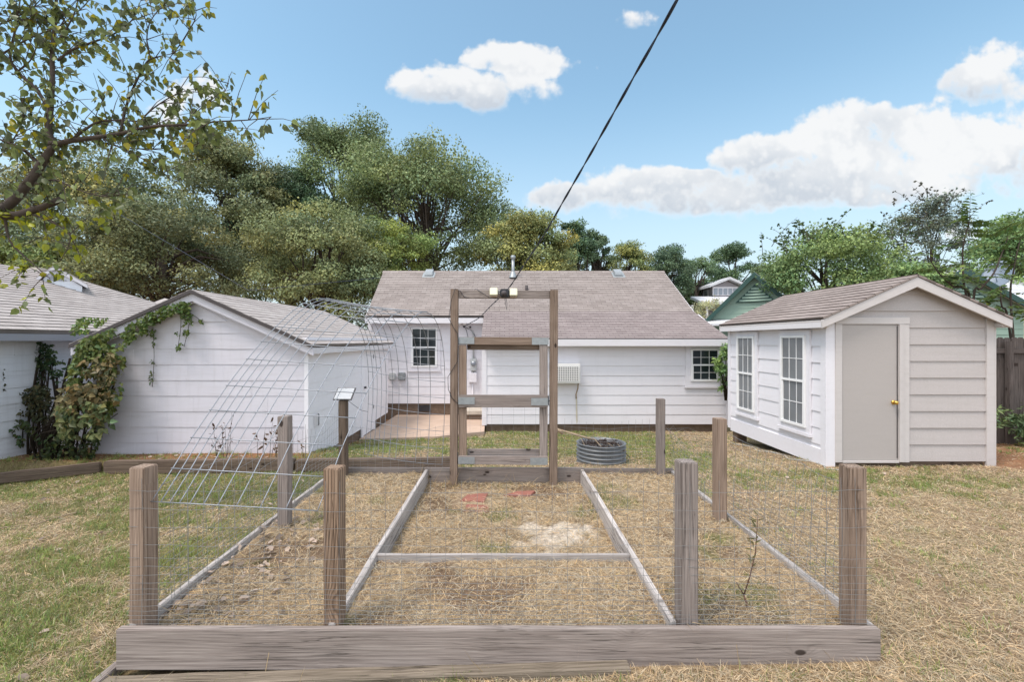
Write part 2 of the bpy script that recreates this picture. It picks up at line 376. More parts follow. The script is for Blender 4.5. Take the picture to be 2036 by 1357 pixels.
CL = [(945,165,165,46,1),(1070,118,75,26,1),(985,105,60,24,1),(850,172,70,26,.8),(960,195,40,20,.8),
      (1268,36,42,19,.9),(1183,133,16,9,.5),
      (1690,245,105,42,1),(1830,255,130,46,1),(1500,315,80,46,1),(1660,330,200,58,1),(1860,330,190,66,1),(2010,310,110,60,1),(1560,395,140,40,.8),(1740,375,160,36,.8),
      (1250,385,170,44,1),(1100,395,60,28,.8),(1400,390,130,36,.8),(1330,352,70,22,.9),
      (1985,140,110,48,1),(1925,170,60,30,1),(2040,210,50,34,.7),
      (395,185,75,46,.8),(290,240,80,34,.6),(60,270,90,36,.5),(1900,470,120,30,.6),(1500,500,90,20,.4)]
for (px, py, a, b, s_) in CL:
    du = t.math('DIVIDE', t.math('SUBTRACT', u, px-CX), a*1.45); dv = t.math('DIVIDE', t.math('SUBTRACT', w, CY-py), b*1.55)
    d = t.math('SUBTRACT', 1.0, t.math('ADD', t.math('MULTIPLY', du, du), t.math('MULTIPLY', dv, dv)))
    d = t.math('MULTIPLY', t.math('MAXIMUM', d, 0.0), s_)
    dens = d if dens is None else t.math('ADD', dens, d)
    dd = t.math('MULTIPLY', d, dv); vert = dd if vert is None else t.math('ADD', vert, dd)
vert = t.math('DIVIDE', vert, t.math('MAXIMUM', dens, .02))
dens = t.math('MINIMUM', dens, 1.15)
nn = t.math('ADD', t.math('MULTIPLY', t.math('SUBTRACT', wob.outputs[0], .5), 1.5), t.math('MULTIPLY', t.math('SUBTRACT', .45, puff.outputs[0]), .55))
field = t.math('ADD', dens, nn)
mask = t.n('MapRange', {0: field, 1: .30, 2: t.math('ADD', .80, t.math('MULTIPLY', t.math('MAXIMUM', t.math('MULTIPLY', vert, -1.0), 0.0), .75))}, interpolation_type='SMOOTHSTEP').outputs[0]
mask = t.math('MULTIPLY', mask, t.math('GREATER_THAN', dens, .001))
mask = t.math('MULTIPLY', mask, t.math('GREATER_THAN', sx.outputs[1], .08))
mask = t.math('MULTIPLY', mask, .94)
# bright cloud added unseen overhead and behind, to lift the ambient light
ov = t.n('TexNoise', {'Vector': gen, 'Scale': 2.6, 'Detail': 6, 'Roughness': .58}).outputs[0]
ovm = t.n('MapRange', {0: ov, 1: .38, 2: .52}, interpolation_type='SMOOTHSTEP').outputs[0]
ovw = t.math('MAXIMUM', t.n('MapRange', {0: sx.outputs[2], 1: .62, 2: .80}, interpolation_type='SMOOTHSTEP').outputs[0], t.n('MapRange', {0: sx.outputs[1], 1: .05, 2: -.25}, interpolation_type='SMOOTHSTEP').outputs[0])
ovk = t.math('MULTIPLY', t.math('MULTIPLY', ovm, ovw), .95)
low = t.math('ADD', t.math('MULTIPLY', vert, -1.0), t.math('ADD', t.math('MULTIPLY', t.math('SUBTRACT', wob2.outputs[0], .5), 2.2), t.math('MULTIPLY', t.math('SUBTRACT', .5, wob.outputs[0]), 1.3)))
low = t.math('ADD', low, t.math('MULTIPLY', t.math('SUBTRACT', puff.outputs[0], .42), .7))
shade = t.n('MapRange', {0: low, 1: -.15, 2: .75}, interpolation_type='SMOOTHSTEP').outputs[0]
core = t.n('MapRange', {0: field, 1: .55, 2: 1.1}).outputs[0]
shade = t.math('MULTIPLY', shade, core)
ccol = t.mix(shade, tuple(CLOUD*x for x in (1.0,1.0,1.0)), tuple(CLOUD*x for x in (.66,.71,.78)))
skyc = t.mix(1.0, sky.outputs[0], (SKY_TINT[0]*SKY_E, SKY_TINT[1]*SKY_E, SKY_TINT[2]*SKY_E), 'MULTIPLY')
# thin pale veil low over the horizon
veil = t.n('MapRange', {0: sx.outputs[2], 1: 0.0, 2: .50, 3: .85, 4: 0.0}, interpolation_type='SMOOTHSTEP').outputs[0]
skyc = t.mix(veil, skyc, tuple(CLOUD*x for x in (.70,.80,.90)))
fin = t.mix(ovk, t.mix(mask, skyc, ccol), tuple(CLOUD*OVER_FILL*x for x in (.93,.98,1.06)))
bg = t.n('Background', {0: fin, 1: 1.0}); t.t.links.new(bg.outputs[0], t.out.inputs[0])

# ---------------- lie of the land ----------------
_ty = [-60, -10, 0, 2.4, 5.3, 7, 8, 10.6, 12, 14, 40, 120, 600]
_tz = [-1.6, -1.68, -1.74, -1.775, -1.86, -1.985, -2.07, -2.29, -2.42, -2.42, -2.7, -3.0, -3.0]
def ground_z(x, y):
    x = np.asarray(x, float); y = np.asarray(y, float)
    z = np.interp(y, _ty, _tz) + np.clip(x, -9, 9)*(.012*ss(9, 6, y)+.015*ss(4.5, 3, y)*ss(7, 3, np.abs(x)))
    z = z + .05*(fbm(x, y, 1.7, 2)-.5) + .03*(fbm(x, y, .35, 5)-.5)
    z = z + .17*ss(-.6, -1.4, x)*ss(6.93, 7.0, y)*ss(9.5, 7.6, y)          # raised strip behind the long timber
    z = z + .05*ss(4.5, 4.8, x)*ss(5.4, 5.1, x)*ss(6.6, 7.4, y)*ss(10.4, 9.6, y)
    z = z + .10*ss(7.3, 8.6, x)*ss(5.5, 7.2, y)*ss(14, 9, y)
    return H + z
GREEN = np.array([.20,.225,.075]); STRAW = np.array([.57,.445,.29]); DIRT = np.array([.29,.205,.14]); RED = np.array([.33,.17,.095])
def greenness(x, y):
    x = np.asarray(x, float); y = np.asarray(y, float)
    p = fbm(x, y, 1.3, 9, 5); q = fbm(x, y, .22, 13, 4)
    bias = .11*ss(-1.8, -3.2, x) + .24*ss(6.9, 8.3, y)*ss(4.8, 3.0, x)*ss(-4, -2, x) - .10*ss(1.5, 2.5, x)*ss(6.0, 4.5, y) + .10*np.exp(-((x-5.2)**2/4+(y-5.9)**2/.35)) - .02
    bias = bias + .08*ss(3.4, 6.5, y)*ss(-1.8, -2.4, x)
    return ss(.36, .74, p*.45 + q*.55 + bias - .03)
def axis(segs):
    out = []
    for a, b, d in segs: out += list(np.arange(a, b, d))
    return np.array(out + [segs[-1][1]])
gx = axis([(-500,-60,60),(-60,-16,4),(-16,-9,.5),(-9,9.5,.065),(9.5,18,.5),(18,60,4),(60,500,60)])
gy = axis([(-60,0,5),(0,1.2,.3),(1.2,9,.06),(9,15,.12),(15,60,2.5),(60,800,60)])
X, Y = np.meshgrid(gx, gy); Z = ground_z(X, Y)
inside = (np.abs(X) < 1.97) & (Y > 2.55) & (Y < 5.38); Z = np.where(inside, Z-.12, Z)
def ground_cols(X, Y):
    g = greenness(X, Y)[..., None]; d = ss(.52, .74, fbm(X, Y, .8, 21))[..., None]
    c = STRAW*.56*(1-g) + np.array([.24,.21,.105])*g
    c = c*(1-.55*d*(1-g)) + DIRT*.55*d*(1-g)
    r = (ss(6.9, 7.6, X)*ss(12.5, 10.5, X)*ss(13, 10.5, Y)*ss(5.6, 6.6, Y) + ss(7.0, 7.08, Y)*ss(-.8, -1.4, X)*ss(-2.6, -3.3, X) + .8*ss(.9, .2, np.hypot(X-1.75, Y-7.55)-.35)*.5 + .5*ss(.35, 0., np.abs(Y-6.9+0*X))*ss(4.5, 5.0, X)*ss(8, 7.4, X))[..., None]
    r = np.clip(r, 0, 1)*(.6+.4*fbm(X, Y, .5, 31)[..., None])
    return c*(1-r) + RED*r
def sheet(name, X, Y, Z, C, mat):
    ny, nx = X.shape; me = bpy.data.meshes.new(name); i = np.arange(nx*ny).reshape(ny, nx)
    q = np.stack([i[:-1,:-1], i[:-1,1:], i[1:,1:], i[1:,:-1]], -1).reshape(-1)
    me.vertices.add(nx*ny); me.vertices.foreach_set('co', np.stack([X,Y,Z], -1).astype(np.float32).ravel())
    me.loops.add(len(q)); me.loops.foreach_set('vertex_index', q.astype(np.int32))
    nf = len(q)//4; me.polygons.add(nf); me.polygons.foreach_set('loop_start', (np.arange(nf)*4).astype(np.int32)); me.polygons.foreach_set('loop_total', np.full(nf, 4, np.int32))
    me.polygons.foreach_set('use_smooth', np.ones(nf, bool)); me.update(calc_edges=True)
    at = me.attributes.new('col', 'FLOAT_COLOR', 'POINT'); c4 = np.ones((nx*ny, 4), np.float32); c4[:,:3] = C.reshape(-1,3); at.data.foreach_set('color', c4.ravel())
    me.materials.append(mat); return link(bpy.data.objects.new(name, me))
structure(sheet('ground', X, Y, Z, ground_cols(X, Y), M['ground']))
def gz(x, y): return float(ground_z(x, y))

# garden soil levels
BT = H-1.555                                        # top of the bed boards
def soil_z(x, y):
    x = np.asarray(x, float); y = np.asarray(y, float)
    n = .045*(fbm(x, y, .45, 41)-.5) + .02*(fbm(x, y, .12, 43)-.5)
    side = np.where(np.abs(x) > .93, H-1.595, np.where(y < 3.31, H-1.60, H-1.705))
    side = side - .03*ss(2.9, 2.5, y)*(np.abs(x) > .93)
    return side + n
def sandy(X, Y):
    return ss(.50, .60, fbm(X, Y, .15, 61, 4) + .50*ss(.44, .08, np.hypot((X-.42)*.75, (Y-4.02)*1.0)) - .21)*(np.abs(X) < .9)*(np.hypot((X-.42)*.75, Y-4.02) < .46)
def soil_cols(X, Y):
    d = ss(.40, .72, fbm(X, Y, .55, 51))[..., None]; g = ss(.62, .75, fbm(X, Y, .4, 57))[..., None]
    c = np.array([.44,.345,.235])*(1-d) + DIRT*.72*d
    c = c*(1-.5*g) + GREEN*.5*g
    dk = (ss(.35, 0, np.hypot(X+1.75, (Y-2.75)*.7))+ss(.4, .05, np.hypot(X-1.3, Y-2.75)))[..., None]
    c = c*(1-.4*np.clip(dk,0,1))
    sand = sandy(X, Y)
    return c*(1-sand[..., None]) + np.array([.62,.56,.48])*sand[..., None]
for nm, xa, xb, ya, yb in (('bed_soil',-2.0,-.95,2.49,5.44),('bed_soil',.95,2.0,2.49,5.44),('bed_soil',-.93,.93,2.49,3.315),('garden_path',-.93,.93,3.3,5.44)):
    X, Y = np.meshgrid(np.arange(xa, xb+.001, .035), np.arange(ya, yb+.001, .035))
    sgn = .5*(xa+xb); xs = np.clip(X, min(xa,xb)+.04 if sgn > .5 else xa, xb-.04 if sgn < -.5 else xb)
    Z = soil_z(np.where(abs(sgn) > .5, np.sign(sgn)*np.maximum(np.abs(X), .96), np.clip(X, -.92, .92)), np.clip(Y, 2.4, 3.30) if yb < 3.4 else (np.maximum(Y, 3.32) if abs(sgn) < .5 else Y))
    structure(sheet(nm, X, Y, Z, soil_cols(X, Y), M['soil']))

# ---------------- windows ----------------
def window(parent, O, U, N, w, h, cols, rows, glass, casing=.10, casemat='siding', fr=.045, sill=True):
    O, U, N = Vector(O), Vector(U), Vector(N); Z = Vector((0,0,1))
    def bx(m, u0, u1, v0, v1, n0, n1):
        P = lambda u, v, n: O + U*u + Z*v + N*n
        m.hexa([P(u0,v0,n0),P(u1,v0,n0),P(u1,v0,n1),P(u0,v0,n1),P(u0,v1,n0),P(u1,v1,n0),P(u1,v1,n1),P(u0,v1,n1)])
    m = MB()
    for a in ((0,fr,0,h),(w-fr,w,0,h)): bx(m, *a, .0, .062)
    for a in ((fr,w-fr,0,fr),(fr,w-fr,h-fr,h),(fr,w-fr,h/2-fr*.45,h/2+fr*.45)): bx(m, *a, .0, .060)
    for a in ((fr,fr+.022,fr,h/2-fr*.45),(w-fr-.022,w-fr,fr,h/2-fr*.45)): bx(m, *a, .0, .052)
    win = m.build('window', M['vinyl'], parent, O)
    g = MB(); bx(g, fr+.022, w-fr-.022, fr, h/2-fr*.45, .030, .036); bx(g, fr, w-fr, h/2+fr*.45, h-fr, .034, .040); g.build('pane', M[glass], win, O)
    g = MB(); mw = .011
    for s0, s1, n0 in ((fr, h/2-fr*.45, .036), (h/2+fr*.45, h-fr, .040)):
        for i in range(1, cols): c = fr + (w-2*fr)*i/cols; bx(g, c-mw/2, c+mw/2, s0, s1, n0, n0+.006)
        for j in range(1, rows): c = s0 + (s1-s0)*j/rows; bx(g, fr, w-fr, c-mw/2, c+mw/2, n0, n0+.0075)
    g.build('grille', M['vinyl'], win, O)
    c = MB(); k = casing
    for a in ((-k,-.004,-k,h+k),(w+.004,w+k,-k,h+k)): bx(c, *a, .0, .034)
    for a in ((-.004,w+.004,h+.004,h+k),): bx(c, *a, .0, .033)
    c.build('casing', M[casemat], win, O)
    c = MB(); bx(c, -.004, w+.004, -k, -.004, 0, .033)
    if sill: bx(c, -k-.02, w+k+.02, -k-.05, -k-.003, 0, .05)
    c.build('sill', M[casemat], win, O)
    return win

# ---------------- the white house at the end of the yard ----------------
hs = thing('house', (0,13.8,H-2.4), 'white clapboard house with brown shingle roof at the back, behind the wooden gate', 'house')
YM, YE = 13.8, 12.0
EXL, EXR = -.545, 5.9
lap('wall', M['siding_house'], hs, (-4.09,YM,H-1.92), (1,0,0), (0,0,1), lambda v: (0, 4.09+EXL), 0, 2.62, .262, .014, 1.2, .15, 3)
lap('wall', M['siding_house'], hs, (EXL,YE,H-2.215), (1,0,0), (0,0,1), lambda v: (0, EXR-EXL), 0, 2.2, .256, .016, 3.6, .15, 4)
lap('wall', M['siding_house'], hs, (EXL,YM,H-2.215), (0,-1,0), (0,0,1), lambda v: (0, (YM-YE) if v < 2.2 else (YM-YE)-(v-2.2)/.43), 0, 2.9, .256, .012, 2.6, .12, 5, (2.2,))
lap('wall', M['siding_house'], hs, (-4.09,19.5,H-1.92), (0,-1,0), (0,0,1), lambda v: (0 if v < 2.6 else (v-2.6)/.55, 5.7-(0 if v < 2.6 else (v-2.6)/.6)), 0, 4.0, .262, .014, 1.6, .15, 6, (2.6,))
lap('wall', M['siding_house'], hs, (EXR,12.0,H-2.215), (0,1,0), (0,0,1), lambda v: ((0 if v < 2.2 else (v-2.2)/.44), 7.5), 0, 3.0, .256, .014, 2.6, .15, 7, (2.2,))
m = MB(); m.box(EXL-.05,EXL+.075,YE-.03,YE+.05,H-2.24,H+.02); m.build('corner_board', M['siding_house'], hs)
m = MB(); m.box(EXR-.06,EXR+.04,YE-.028,YE+.05,H-2.24,H+.02); m.build('corner_board', M['siding_house'], hs)
m = MB(); m.box(-4.13,-4.02,YM-.03,YM+.05,H-1.93,H+.6); m.build('corner_board', M['siding_house'], hs)
m = MB(); m.box(-4.05,EXL,YM+.03,YM+.3,H-2.8,H-1.925); m.box(EXL+.05,EXR-.05,YE+.06,YE+.3,H-2.8,H-2.222); m.build('foundation', M['found'], hs)
# roofs
sm = .62; se = .43
RW = lambda y: H + .72 + sm*(y-13.41)
Lm = math.hypot(16.2-13.41, 2.45-.72)
xl = lambda f: -4.08 - .22*f
r1 = lap('roof', M['shingle'], hs, (0,13.41,H+.72), (1,0,0), (0,1,sm), lambda v: (xl(v/Lm), -.60 if v < .24 else 5.66), 0, Lm, .14, .012, None, .10, 8, (.2399,.2401))
Le = math.hypot(1.93, 1.93*se)
r2 = lap('roof', M['shingle_new'], hs, (0,11.74,H+.045), (1,0,0), (0,1,se), lambda v: (-.60, 5.80-.14*v/Le), 0, Le, .13, .011, None, .09, 9)
lap('roof', M['shingle'], hs, (0,20.0,H+.1), (-1,0,0), (0,-1,.62), lambda v: (-5.66, 4.3), 0, 4.47, .14, .012, None, .10, 10)
m = MB(); m.prism([V(-4.32,16.09,H+2.40),V(5.68,16.09,H+2.40),V(5.68,16.2,H+2.475),V(-4.32,16.2,H+2.475)], (0,0,-.03)); m.prism([V(-4.32,16.2,H+2.475),V(5.68,16.2,H+2.475),V(5.68,16.31,H+2.40),V(-4.32,16.31,H+2.40)], (0,0,-.03)); m.build('ridge_cap', M['shingle'], hs)
m = MB(); m.box(-4.1,-.62,13.37,13.40,H+.50,H+.655); m.box(-4.06,-.64,13.42,13.79,H+.555,H+.575); m.build('fascia', M['white'], hs)
m = MB(); m.box(-.60,5.84,11.69,11.725,H-.15,H+.025); m.box(-.58,5.8,11.74,12.0,H-.115,H-.10); m.build('fascia', M['white'], hs)
m = MB(); m.box(-.61,5.81,11.70,11.735,H+.027,H+.042); m.box(-4.1,-.62,13.375,13.405,H+.658,H+.676); m.build('drip_edge', M['drip'], hs)
for xa, dx in ((-4.2,-.03),(5.66,.0)):
    m = MB(); m.prism([V(xa+.1 if dx else xa+.005,13.39,H+.55),V(xa+.1 if dx else xa+.005,13.39,H+.69),V(xa-.1 if dx else xa+.005,16.2,H+2.42),V(xa-.1 if dx else xa+.005,16.2,H+2.25)], (.03,0,0)); m.build('rake_board', M['white'], hs)
# things on the roof
c = V(.295,15.72,H+2.18)
m = MB(); m.tube([c-V(0,0,.2), c+V(0,0,.62)], .052, 14); m.lathe(c, [(.14,-.02),(.075,.16),(.055,.19)], 20); m.lathe(c+V(0,0,.62), [(.05,0),(.085,.03),(.085,.11),(.06,.13),(0.001,.14)], 18); m.build('vent_pipe', M['galv'], hs)
for px in (853, 1229):
    y = 15.95; x = PX(px, y); z = RW(y); m = MB()
    m.prism([V(x-.15,y-.13,z-.03),V(x+.15,y-.13,z-.03),V(x+.13,y-.11,z+.07),V(x-.13,y-.11,z+.07)], (0,.3,.16)); m.prism([V(x-.21,y-.2,z-.105),V(x+.21,y-.2,z-.105),V(x+.21,y+.2,z+.143),V(x-.21,y+.2,z+.143)], (0,0,-.02)); m.build('roof_vent', M['galv'], hs)
y = 14.9; x = PX(1047, y); m = MB(); m.tube([V(x,y,RW(y)-.1), V(x,y,RW(y)+.16)], .05, 12); m.build('vent_pipe', M['drip'], hs)
# windows
x0, x1 = PX(818,YM), PX(870,YM); window(hs, (x0,YM-.012,PZ(730,YM)), (1,0,0), (0,-1,0), x1-x0, PZ(652,YM)-PZ(730,YM), 3, 2, 'glass', .09, 'siding_house')
x0, x1 = PX(1372,YE), PX(1428,YE); window(hs, (x0,YE-.014,PZ(758,YE)), (1,0,0), (0,-1,0), x1-x0, PZ(694,YE)-PZ(758,YE), 3, 2, 'glass', .13, 'siding_house')
m = MB(); a, b = PX(833,YM), PX(855,YM); m.box(a,b,YM,YM+.03,PZ(819,YM),PZ(807,YM)); v = m.build('foundation_vent', M['black'], hs)
m = MB()
for i in range(6): z = PZ(819,YM)+.02+i*.026; m.box(a+.01,b-.01,YM-.012,YM-.002,z,z+.010)
m.build('louver', M['drip'], v)
# under-eave double spot light
cx, cz = PX(919,YM), PZ(641,YM)
m = MB(); m.lathe(V(cx,YM-.035,cz), [(.055,-.02),(.06,0),(.04,.03)], 14)
for s in (-1,1):
    m.tube([V(cx+s*.02,YM-.05,cz-.01),V(cx+s*.07,YM-.1,cz-.02)], .012, 8); m.tube([V(cx+s*.06,YM-.08,cz-.02),V(cx+s*.09,YM-.16,cz-.06)], [.03,.05], 12)
tag(m.build('flood_light', M['vinyl'], None, (cx,YM-.02,cz)), 'small white twin spot light under the eave of the white house', 'light')
# meters, boxes and conduit beside the corner
def ubox(name, px0, px1, py0, py1, d, mat, label, cat, Y=YM, lid=True, group=None):
    x0, x1, z0, z1 = PX(px0,Y), PX(px1,Y), PZ(py1,Y), PZ(py0,Y); th = thing(name, (x0,Y-.016,z0), label, cat, group)
    m = MB(); m.box(x0,x1,Y-.016-d,Y-.013,z0,z1); m.build('body', M[mat], th, bevel=.012)
    if lid: m = MB(); m.box(x0+.02,x1-.02,Y-.016-d-.012,Y-.016-d+.002,z0+.02,z1-.03); m.build('cover', M[mat], th, bevel=.006)
    return th, x0, x1, z0, z1
th, x0, x1, z0, z1 = ubox('electric_meter', 936, 948, 713, 738, .11, 'meter', 'grey electric meter with round glass dial on the house wall by the extension', 'meter')
m = MB(); m.tube([V((x0+x1)/2,YM-.12,z1-.15),V((x0+x1)/2,YM-.2,z1-.15)], .07, 18); g = m.build('dial', M['glass_sky'], th)
m = MB(); m.tube([V((x0+x1)/2,YM-.12,z1-.15),V((x0+x1)/2,YM-.145,z1-.15)], .082, 18); m.build('dial_ring', M['galv'], th)
m = MB(); m.tube([V(x0+.05,YM-.06,z0),V(x0+.05,YM-.06,PZ(742,YM))], .03, 8); m.tube([V(x0+.09,YM-.06,z1),V(x0+.09,YM-.06,PZ(665,YM)),V(x0+.05,YM-.1,PZ(657,YM))], .026, 8); m.build('conduit', M['meter'], th)
th, x0, x1, z0, z1 = ubox('breaker_box', 932, 949, 741, 761, .10, 'siding_house', 'white breaker box on the house wall directly below the electric meter', 'electrical box')
m = MB(); m.tube([V(x0+.12,YM-.05,z0),V(x0+.12,YM-.05,H-2.3)], .02, 8); m.build('conduit', M['siding_house'], th)
ubox('cable_box', 775, 787, 742, 756, .09, 'meter', 'small beige cable box on the house wall, the one nearer the garage', 'utility box')
ubox('cable_box', 793, 807, 741, 756, .11, 'galv', 'small grey steel cable box low on the house wall, below the sash window', 'utility box')
# window air conditioner
x0, x1, z0, z1 = PX(1096,11.7), PX(1154,11.7), PZ(763,11.7), PZ(724,11.7)
ac = thing('air_conditioner', (x0,YE,z0), 'white through-wall air conditioner with a square grid grille on the house extension', 'air conditioner')
m = MB(); m.box(x0,x1,11.70,YE,z0,z1); m.build('casing', M['beige'], ac, bevel=.01)
m = MB(); m.box(x0+.05,x1-.05,11.692,11.697,z0+.06,z1-.07); g = m.build('coil', M['black'], ac)
m = MB()
for i in range(15): x = x0+.05+(x1-x0-.1)*i/14; m.box(x-.009,x+.009,11.68,11.69,z0+.06,z1-.07)
for i in range(9): z = z0+.06+(z1-z0-.13)*i/8; m.box(x0+.04,x1-.04,11.683,11.6915,z-.009,z+.009)
m.build('grille', M['beige'], ac)
m = MB(); m.box(x0-.09,x1+.07,YE-.034,YE-.002,z1+.002,z1+.10); m.box(x1+.004,x1+.07,YE-.034,YE-.002,z0-.02,z1); m.build('surround', M['siding_house'], ac)
m = MB(); xx = PX(1150,11.9); m.tube([V(xx,11.9,z0),V(xx-.01,11.93,z0-.15),V(xx-.05,11.95,z0-.3),V(xx-.05,11.96,z0-.42)], .016, 8); m.build('drain_hose', M['stick'], ac)
m = MB(); xx = PX(1146,12); m.add([V(xx-.02,YE-.0215,PZ(790,12)),V(xx+.015,YE-.0215,PZ(790,12)),V(xx+.03,YE-.0215,PZ(838,12)),V(xx+.005,YE-.0215,PZ(845,12)),V(xx-.015,YE-.0215,PZ(830,12))], [(0,4,3,2,1)]); m.build('rust_stain', M['rust'], hs)
# concrete step and patio
stp = thing('concrete_step', (-1.0,13.2,H-2.3), 'concrete step block against the house wall beside the extension', 'step')
m = MB(); a, b = PX(923,13.0), PX(963,13.0); m.box(a,b,12.95,13.79,PZ(846,13.0)-.2,PZ(825,13.0)); m.build('riser', M['found'], stp, bevel=.015)
m = MB(); m.box(a-.03,b,12.92,13.78,PZ(825,13.0)+.004,PZ(817,13.0)); m.build('tread', M['step'], stp, bevel=.012)
m = MB(); Y0 = 10.3
m.prism([V(-3.27,10.25,H-2.225),V(-1.6,10.55,H-2.235),V(-.5,11.2,H-2.25),V(-.57,13.83,H-2.27),V(-3.27,13.83,H-2.27)], (0,0,-.2)); structure(m.build('patio', M['conc']))
# ---------------- garage on the left ----------------
GY, GL, GR = 7.6, -6.87, -3.285
ga = thing('garage', (-5.1,7.6,H-2.0), 'white gabled garage with wide lap siding on the left, behind the wire arch', 'garage')
gz0 = H-1.975; pk = H+.83; gs = .452; gmid = -5.13
def grange(v):
    z = gz0+v; hw = (pk-.03-z)/gs; return (max(GL, gmid-hw)-GL, min(GR, gmid+hw)-GL)
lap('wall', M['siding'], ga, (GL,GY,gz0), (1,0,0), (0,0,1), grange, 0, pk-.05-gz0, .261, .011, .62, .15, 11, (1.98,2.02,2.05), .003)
lap('wall', M['siding_lit'], ga, (GR,GY,gz0-.06), (0,1,0), (0,0,1), lambda v: (0, 5.2), 0, 2.08, .261, .009, .62, .15, 12, (), .003)
lap('wall', M['siding'], ga, (GL,12.8,gz0-.06), (0,-1,0), (0,0,1), lambda v: (0, 5.2), 0, 2.0, .261, .009, None, .15, 13)
lap('wall', M['siding'], ga, (GR,12.8,gz0-.06), (-1,0,0), (0,0,1), lambda v: (GR-gmid-min(GR-gmid,(pk-.03-gz0-v)/gs), GR-gmid+min(1.74,(pk-.03-gz0-v)/gs)), 0, pk-.05-gz0, .261, .01, None, .15, 14, (2.0,2.05))
m = MB(); m.box(GL+.03,GR-.03,GY+.02,12.7,gz0-.6,gz0-.003); m.build('foundation', M['found'], ga)
hw = 1.99; rl = hw*math.hypot(1, gs); zE = pk - hw*gs
lap('roof', M['shingle_gar'], ga, (gmid+hw,GY-.16,zE), (0,1,0), (-1,0,gs), lambda v: (0, 5.5), 0, rl, .14, .008, None, .05, 15)
lap('roof', M['shingle_gar'], ga, (gmid-hw,13.0-.06,zE), (0,-1,0), (1,0,gs), lambda v: (0, 5.5), 0, rl, .14, .012, None, .05, 16)
n_ = .055*math.hypot(1, gs)
for s in (1,-1):
    e = gmid+s*hw
    m = MB(); p = [V(gmid,GY-.13,pk-.06),V(gmid,GY-.13,pk-.185),V(e-s*.0,GY-.13,zE-.185),V(e,GY-.13,zE-.06)]
    m.prism(p if s < 0 else p[::-1], (0,.03,0)); m.build('rake_board', M['siding'], ga)
    m = MB(); p = [V(gmid,GY-.172,pk-.004),V(gmid,GY-.172,pk-.062),V(e,GY-.172,zE-.062),V(e,GY-.172,zE-.004)]
    m.prism(p if s < 0 else p[::-1], (0,.009,0)); m.build('roof_edge', M['drip'], ga)
    m = MB(); p = [V(gmid,GY-.10,pk-.19),V(gmid,GY-.10,pk-.21),V(e-s*.1,GY-.10,zE-.21+.045),V(e-s*.1,GY-.10,zE-.19+.045)]
    m.prism(p if s < 0 else p[::-1], (0,.09,0)); m.build('soffit', M['siding'], ga)
m = MB(); m.box(gmid+hw-.035,gmid+hw-.01,GY-.09,12.9,zE-.16,zE-.058); m.box(GR+.016,gmid+hw-.04,GY-.09,12.9,zE-.12,zE-.10); m.build('fascia', M['white'], ga)
m = MB(); m.box(GR-.05,GR+.016,GY-.018,GY+.05,gz0-.05,zE-.17); m.build('corner_board', M['siding_lit'], ga)
# little louvre triangle under the peak
m = MB(); p = lambda x, z: V(gmid+x, GY-.02, z)
zb = H+.31
m.prism([p(-.52,zb),p(.52,zb),p(.0,zb+.30)][::1], (0,.012,0)); m.build('gable_panel', M['siding'], ga)
# side door and hasp
y0, y1 = 10.5, 11.35
m = MB(); m.box(GR,GR+.035,y0-.09,y0,gz0-.25,H-.05); m.box(GR,GR+.035,y1,y1+.09,gz0-.25,H-.05); m.box(GR,GR+.034,y0,y1,H-.14,H-.05); dfr = m.build('door_frame', M['siding_lit'], ga)
m = MB(); m.box(GR+.0,GR+.022,y0+.004,y1-.004,gz0-.24,H-.144); d = m.build('door', M['siding_lit'], ga)
m = MB(); m.tube([V(GR+.02,y0+.09,H-1.1),V(GR+.07,y0+.09,H-1.1)], [.018,.03], 10); m.build('handle', M['black'], d)
for zz in (H-.45, H-1.7): m = MB(); m.box(GR+.022,GR+.03,y1-.03,y1+.02,zz,zz+.09); m.build('hinge', M['black'], d)
m = MB(); yy = 7.86
m.box(GR+.012,GR+.02,yy-.04,yy+.10,PZ(849,7.9),PZ(824,7.9)); b_ = m.build('house_plate', M['white'], ga)
m = MB(); m.tube([V(GR+.02,yy+.11,PZ(848,7.9)),V(GR+.035,yy+.11,PZ(846,7.9)),V(GR+.035,yy+.11,PZ(826,7.9)),V(GR+.02,yy+.11,PZ(824,7.9))], .008, 6); m.build('plate_hook', M['black'], b_)

# ---------------- garden shed on the right ----------------
SY, SL, SR, SB = 6.9, 4.875, 7.39, 9.86
sh = thing('garden_shed', (6.1,6.9,H-1.95), 'white garden shed with a plain door and two tall grid windows on the right', 'shed')
sz0 = H-1.835; spk = H+.90; sg = .452; smid = 6.11
def srange(v):
    z = sz0+v; hw = (spk-z)/sg; return (max(SL, smid-hw)-SL, min(SR, smid+hw)-SL)
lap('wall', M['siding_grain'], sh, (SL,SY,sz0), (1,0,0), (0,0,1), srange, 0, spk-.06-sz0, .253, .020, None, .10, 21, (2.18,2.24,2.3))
lap('wall', M['siding_side_lit'], sh, (SL,SB,sz0-.03), (0,-1,0), (0,0,1), lambda v: (0, SB-SY), 0, 2.22, .253, .016, None, .10, 22)
lap('wall', M['siding_side_lit'], sh, (SR,SY,sz0), (0,1,0), (0,0,1), lambda v: (0, SB-SY), 0, 2.2, .253, .016, None, .10, 23)
lap('wall', M['siding_side_lit'], sh, (SR,SB,sz0), (-1,0,0), (0,0,1), lambda v: (SR-SL-srange(v)[1], SR-SL-srange(v)[0]), 0, spk-.06-sz0, .253, .016, None, .10, 24, (2.18,2.24,2.3))
hw = 1.405; rl = hw*math.hypot(1, sg); RY0, RY1 = 6.72, 9.98; spk2 = H+.968; zE = spk2-hw*sg
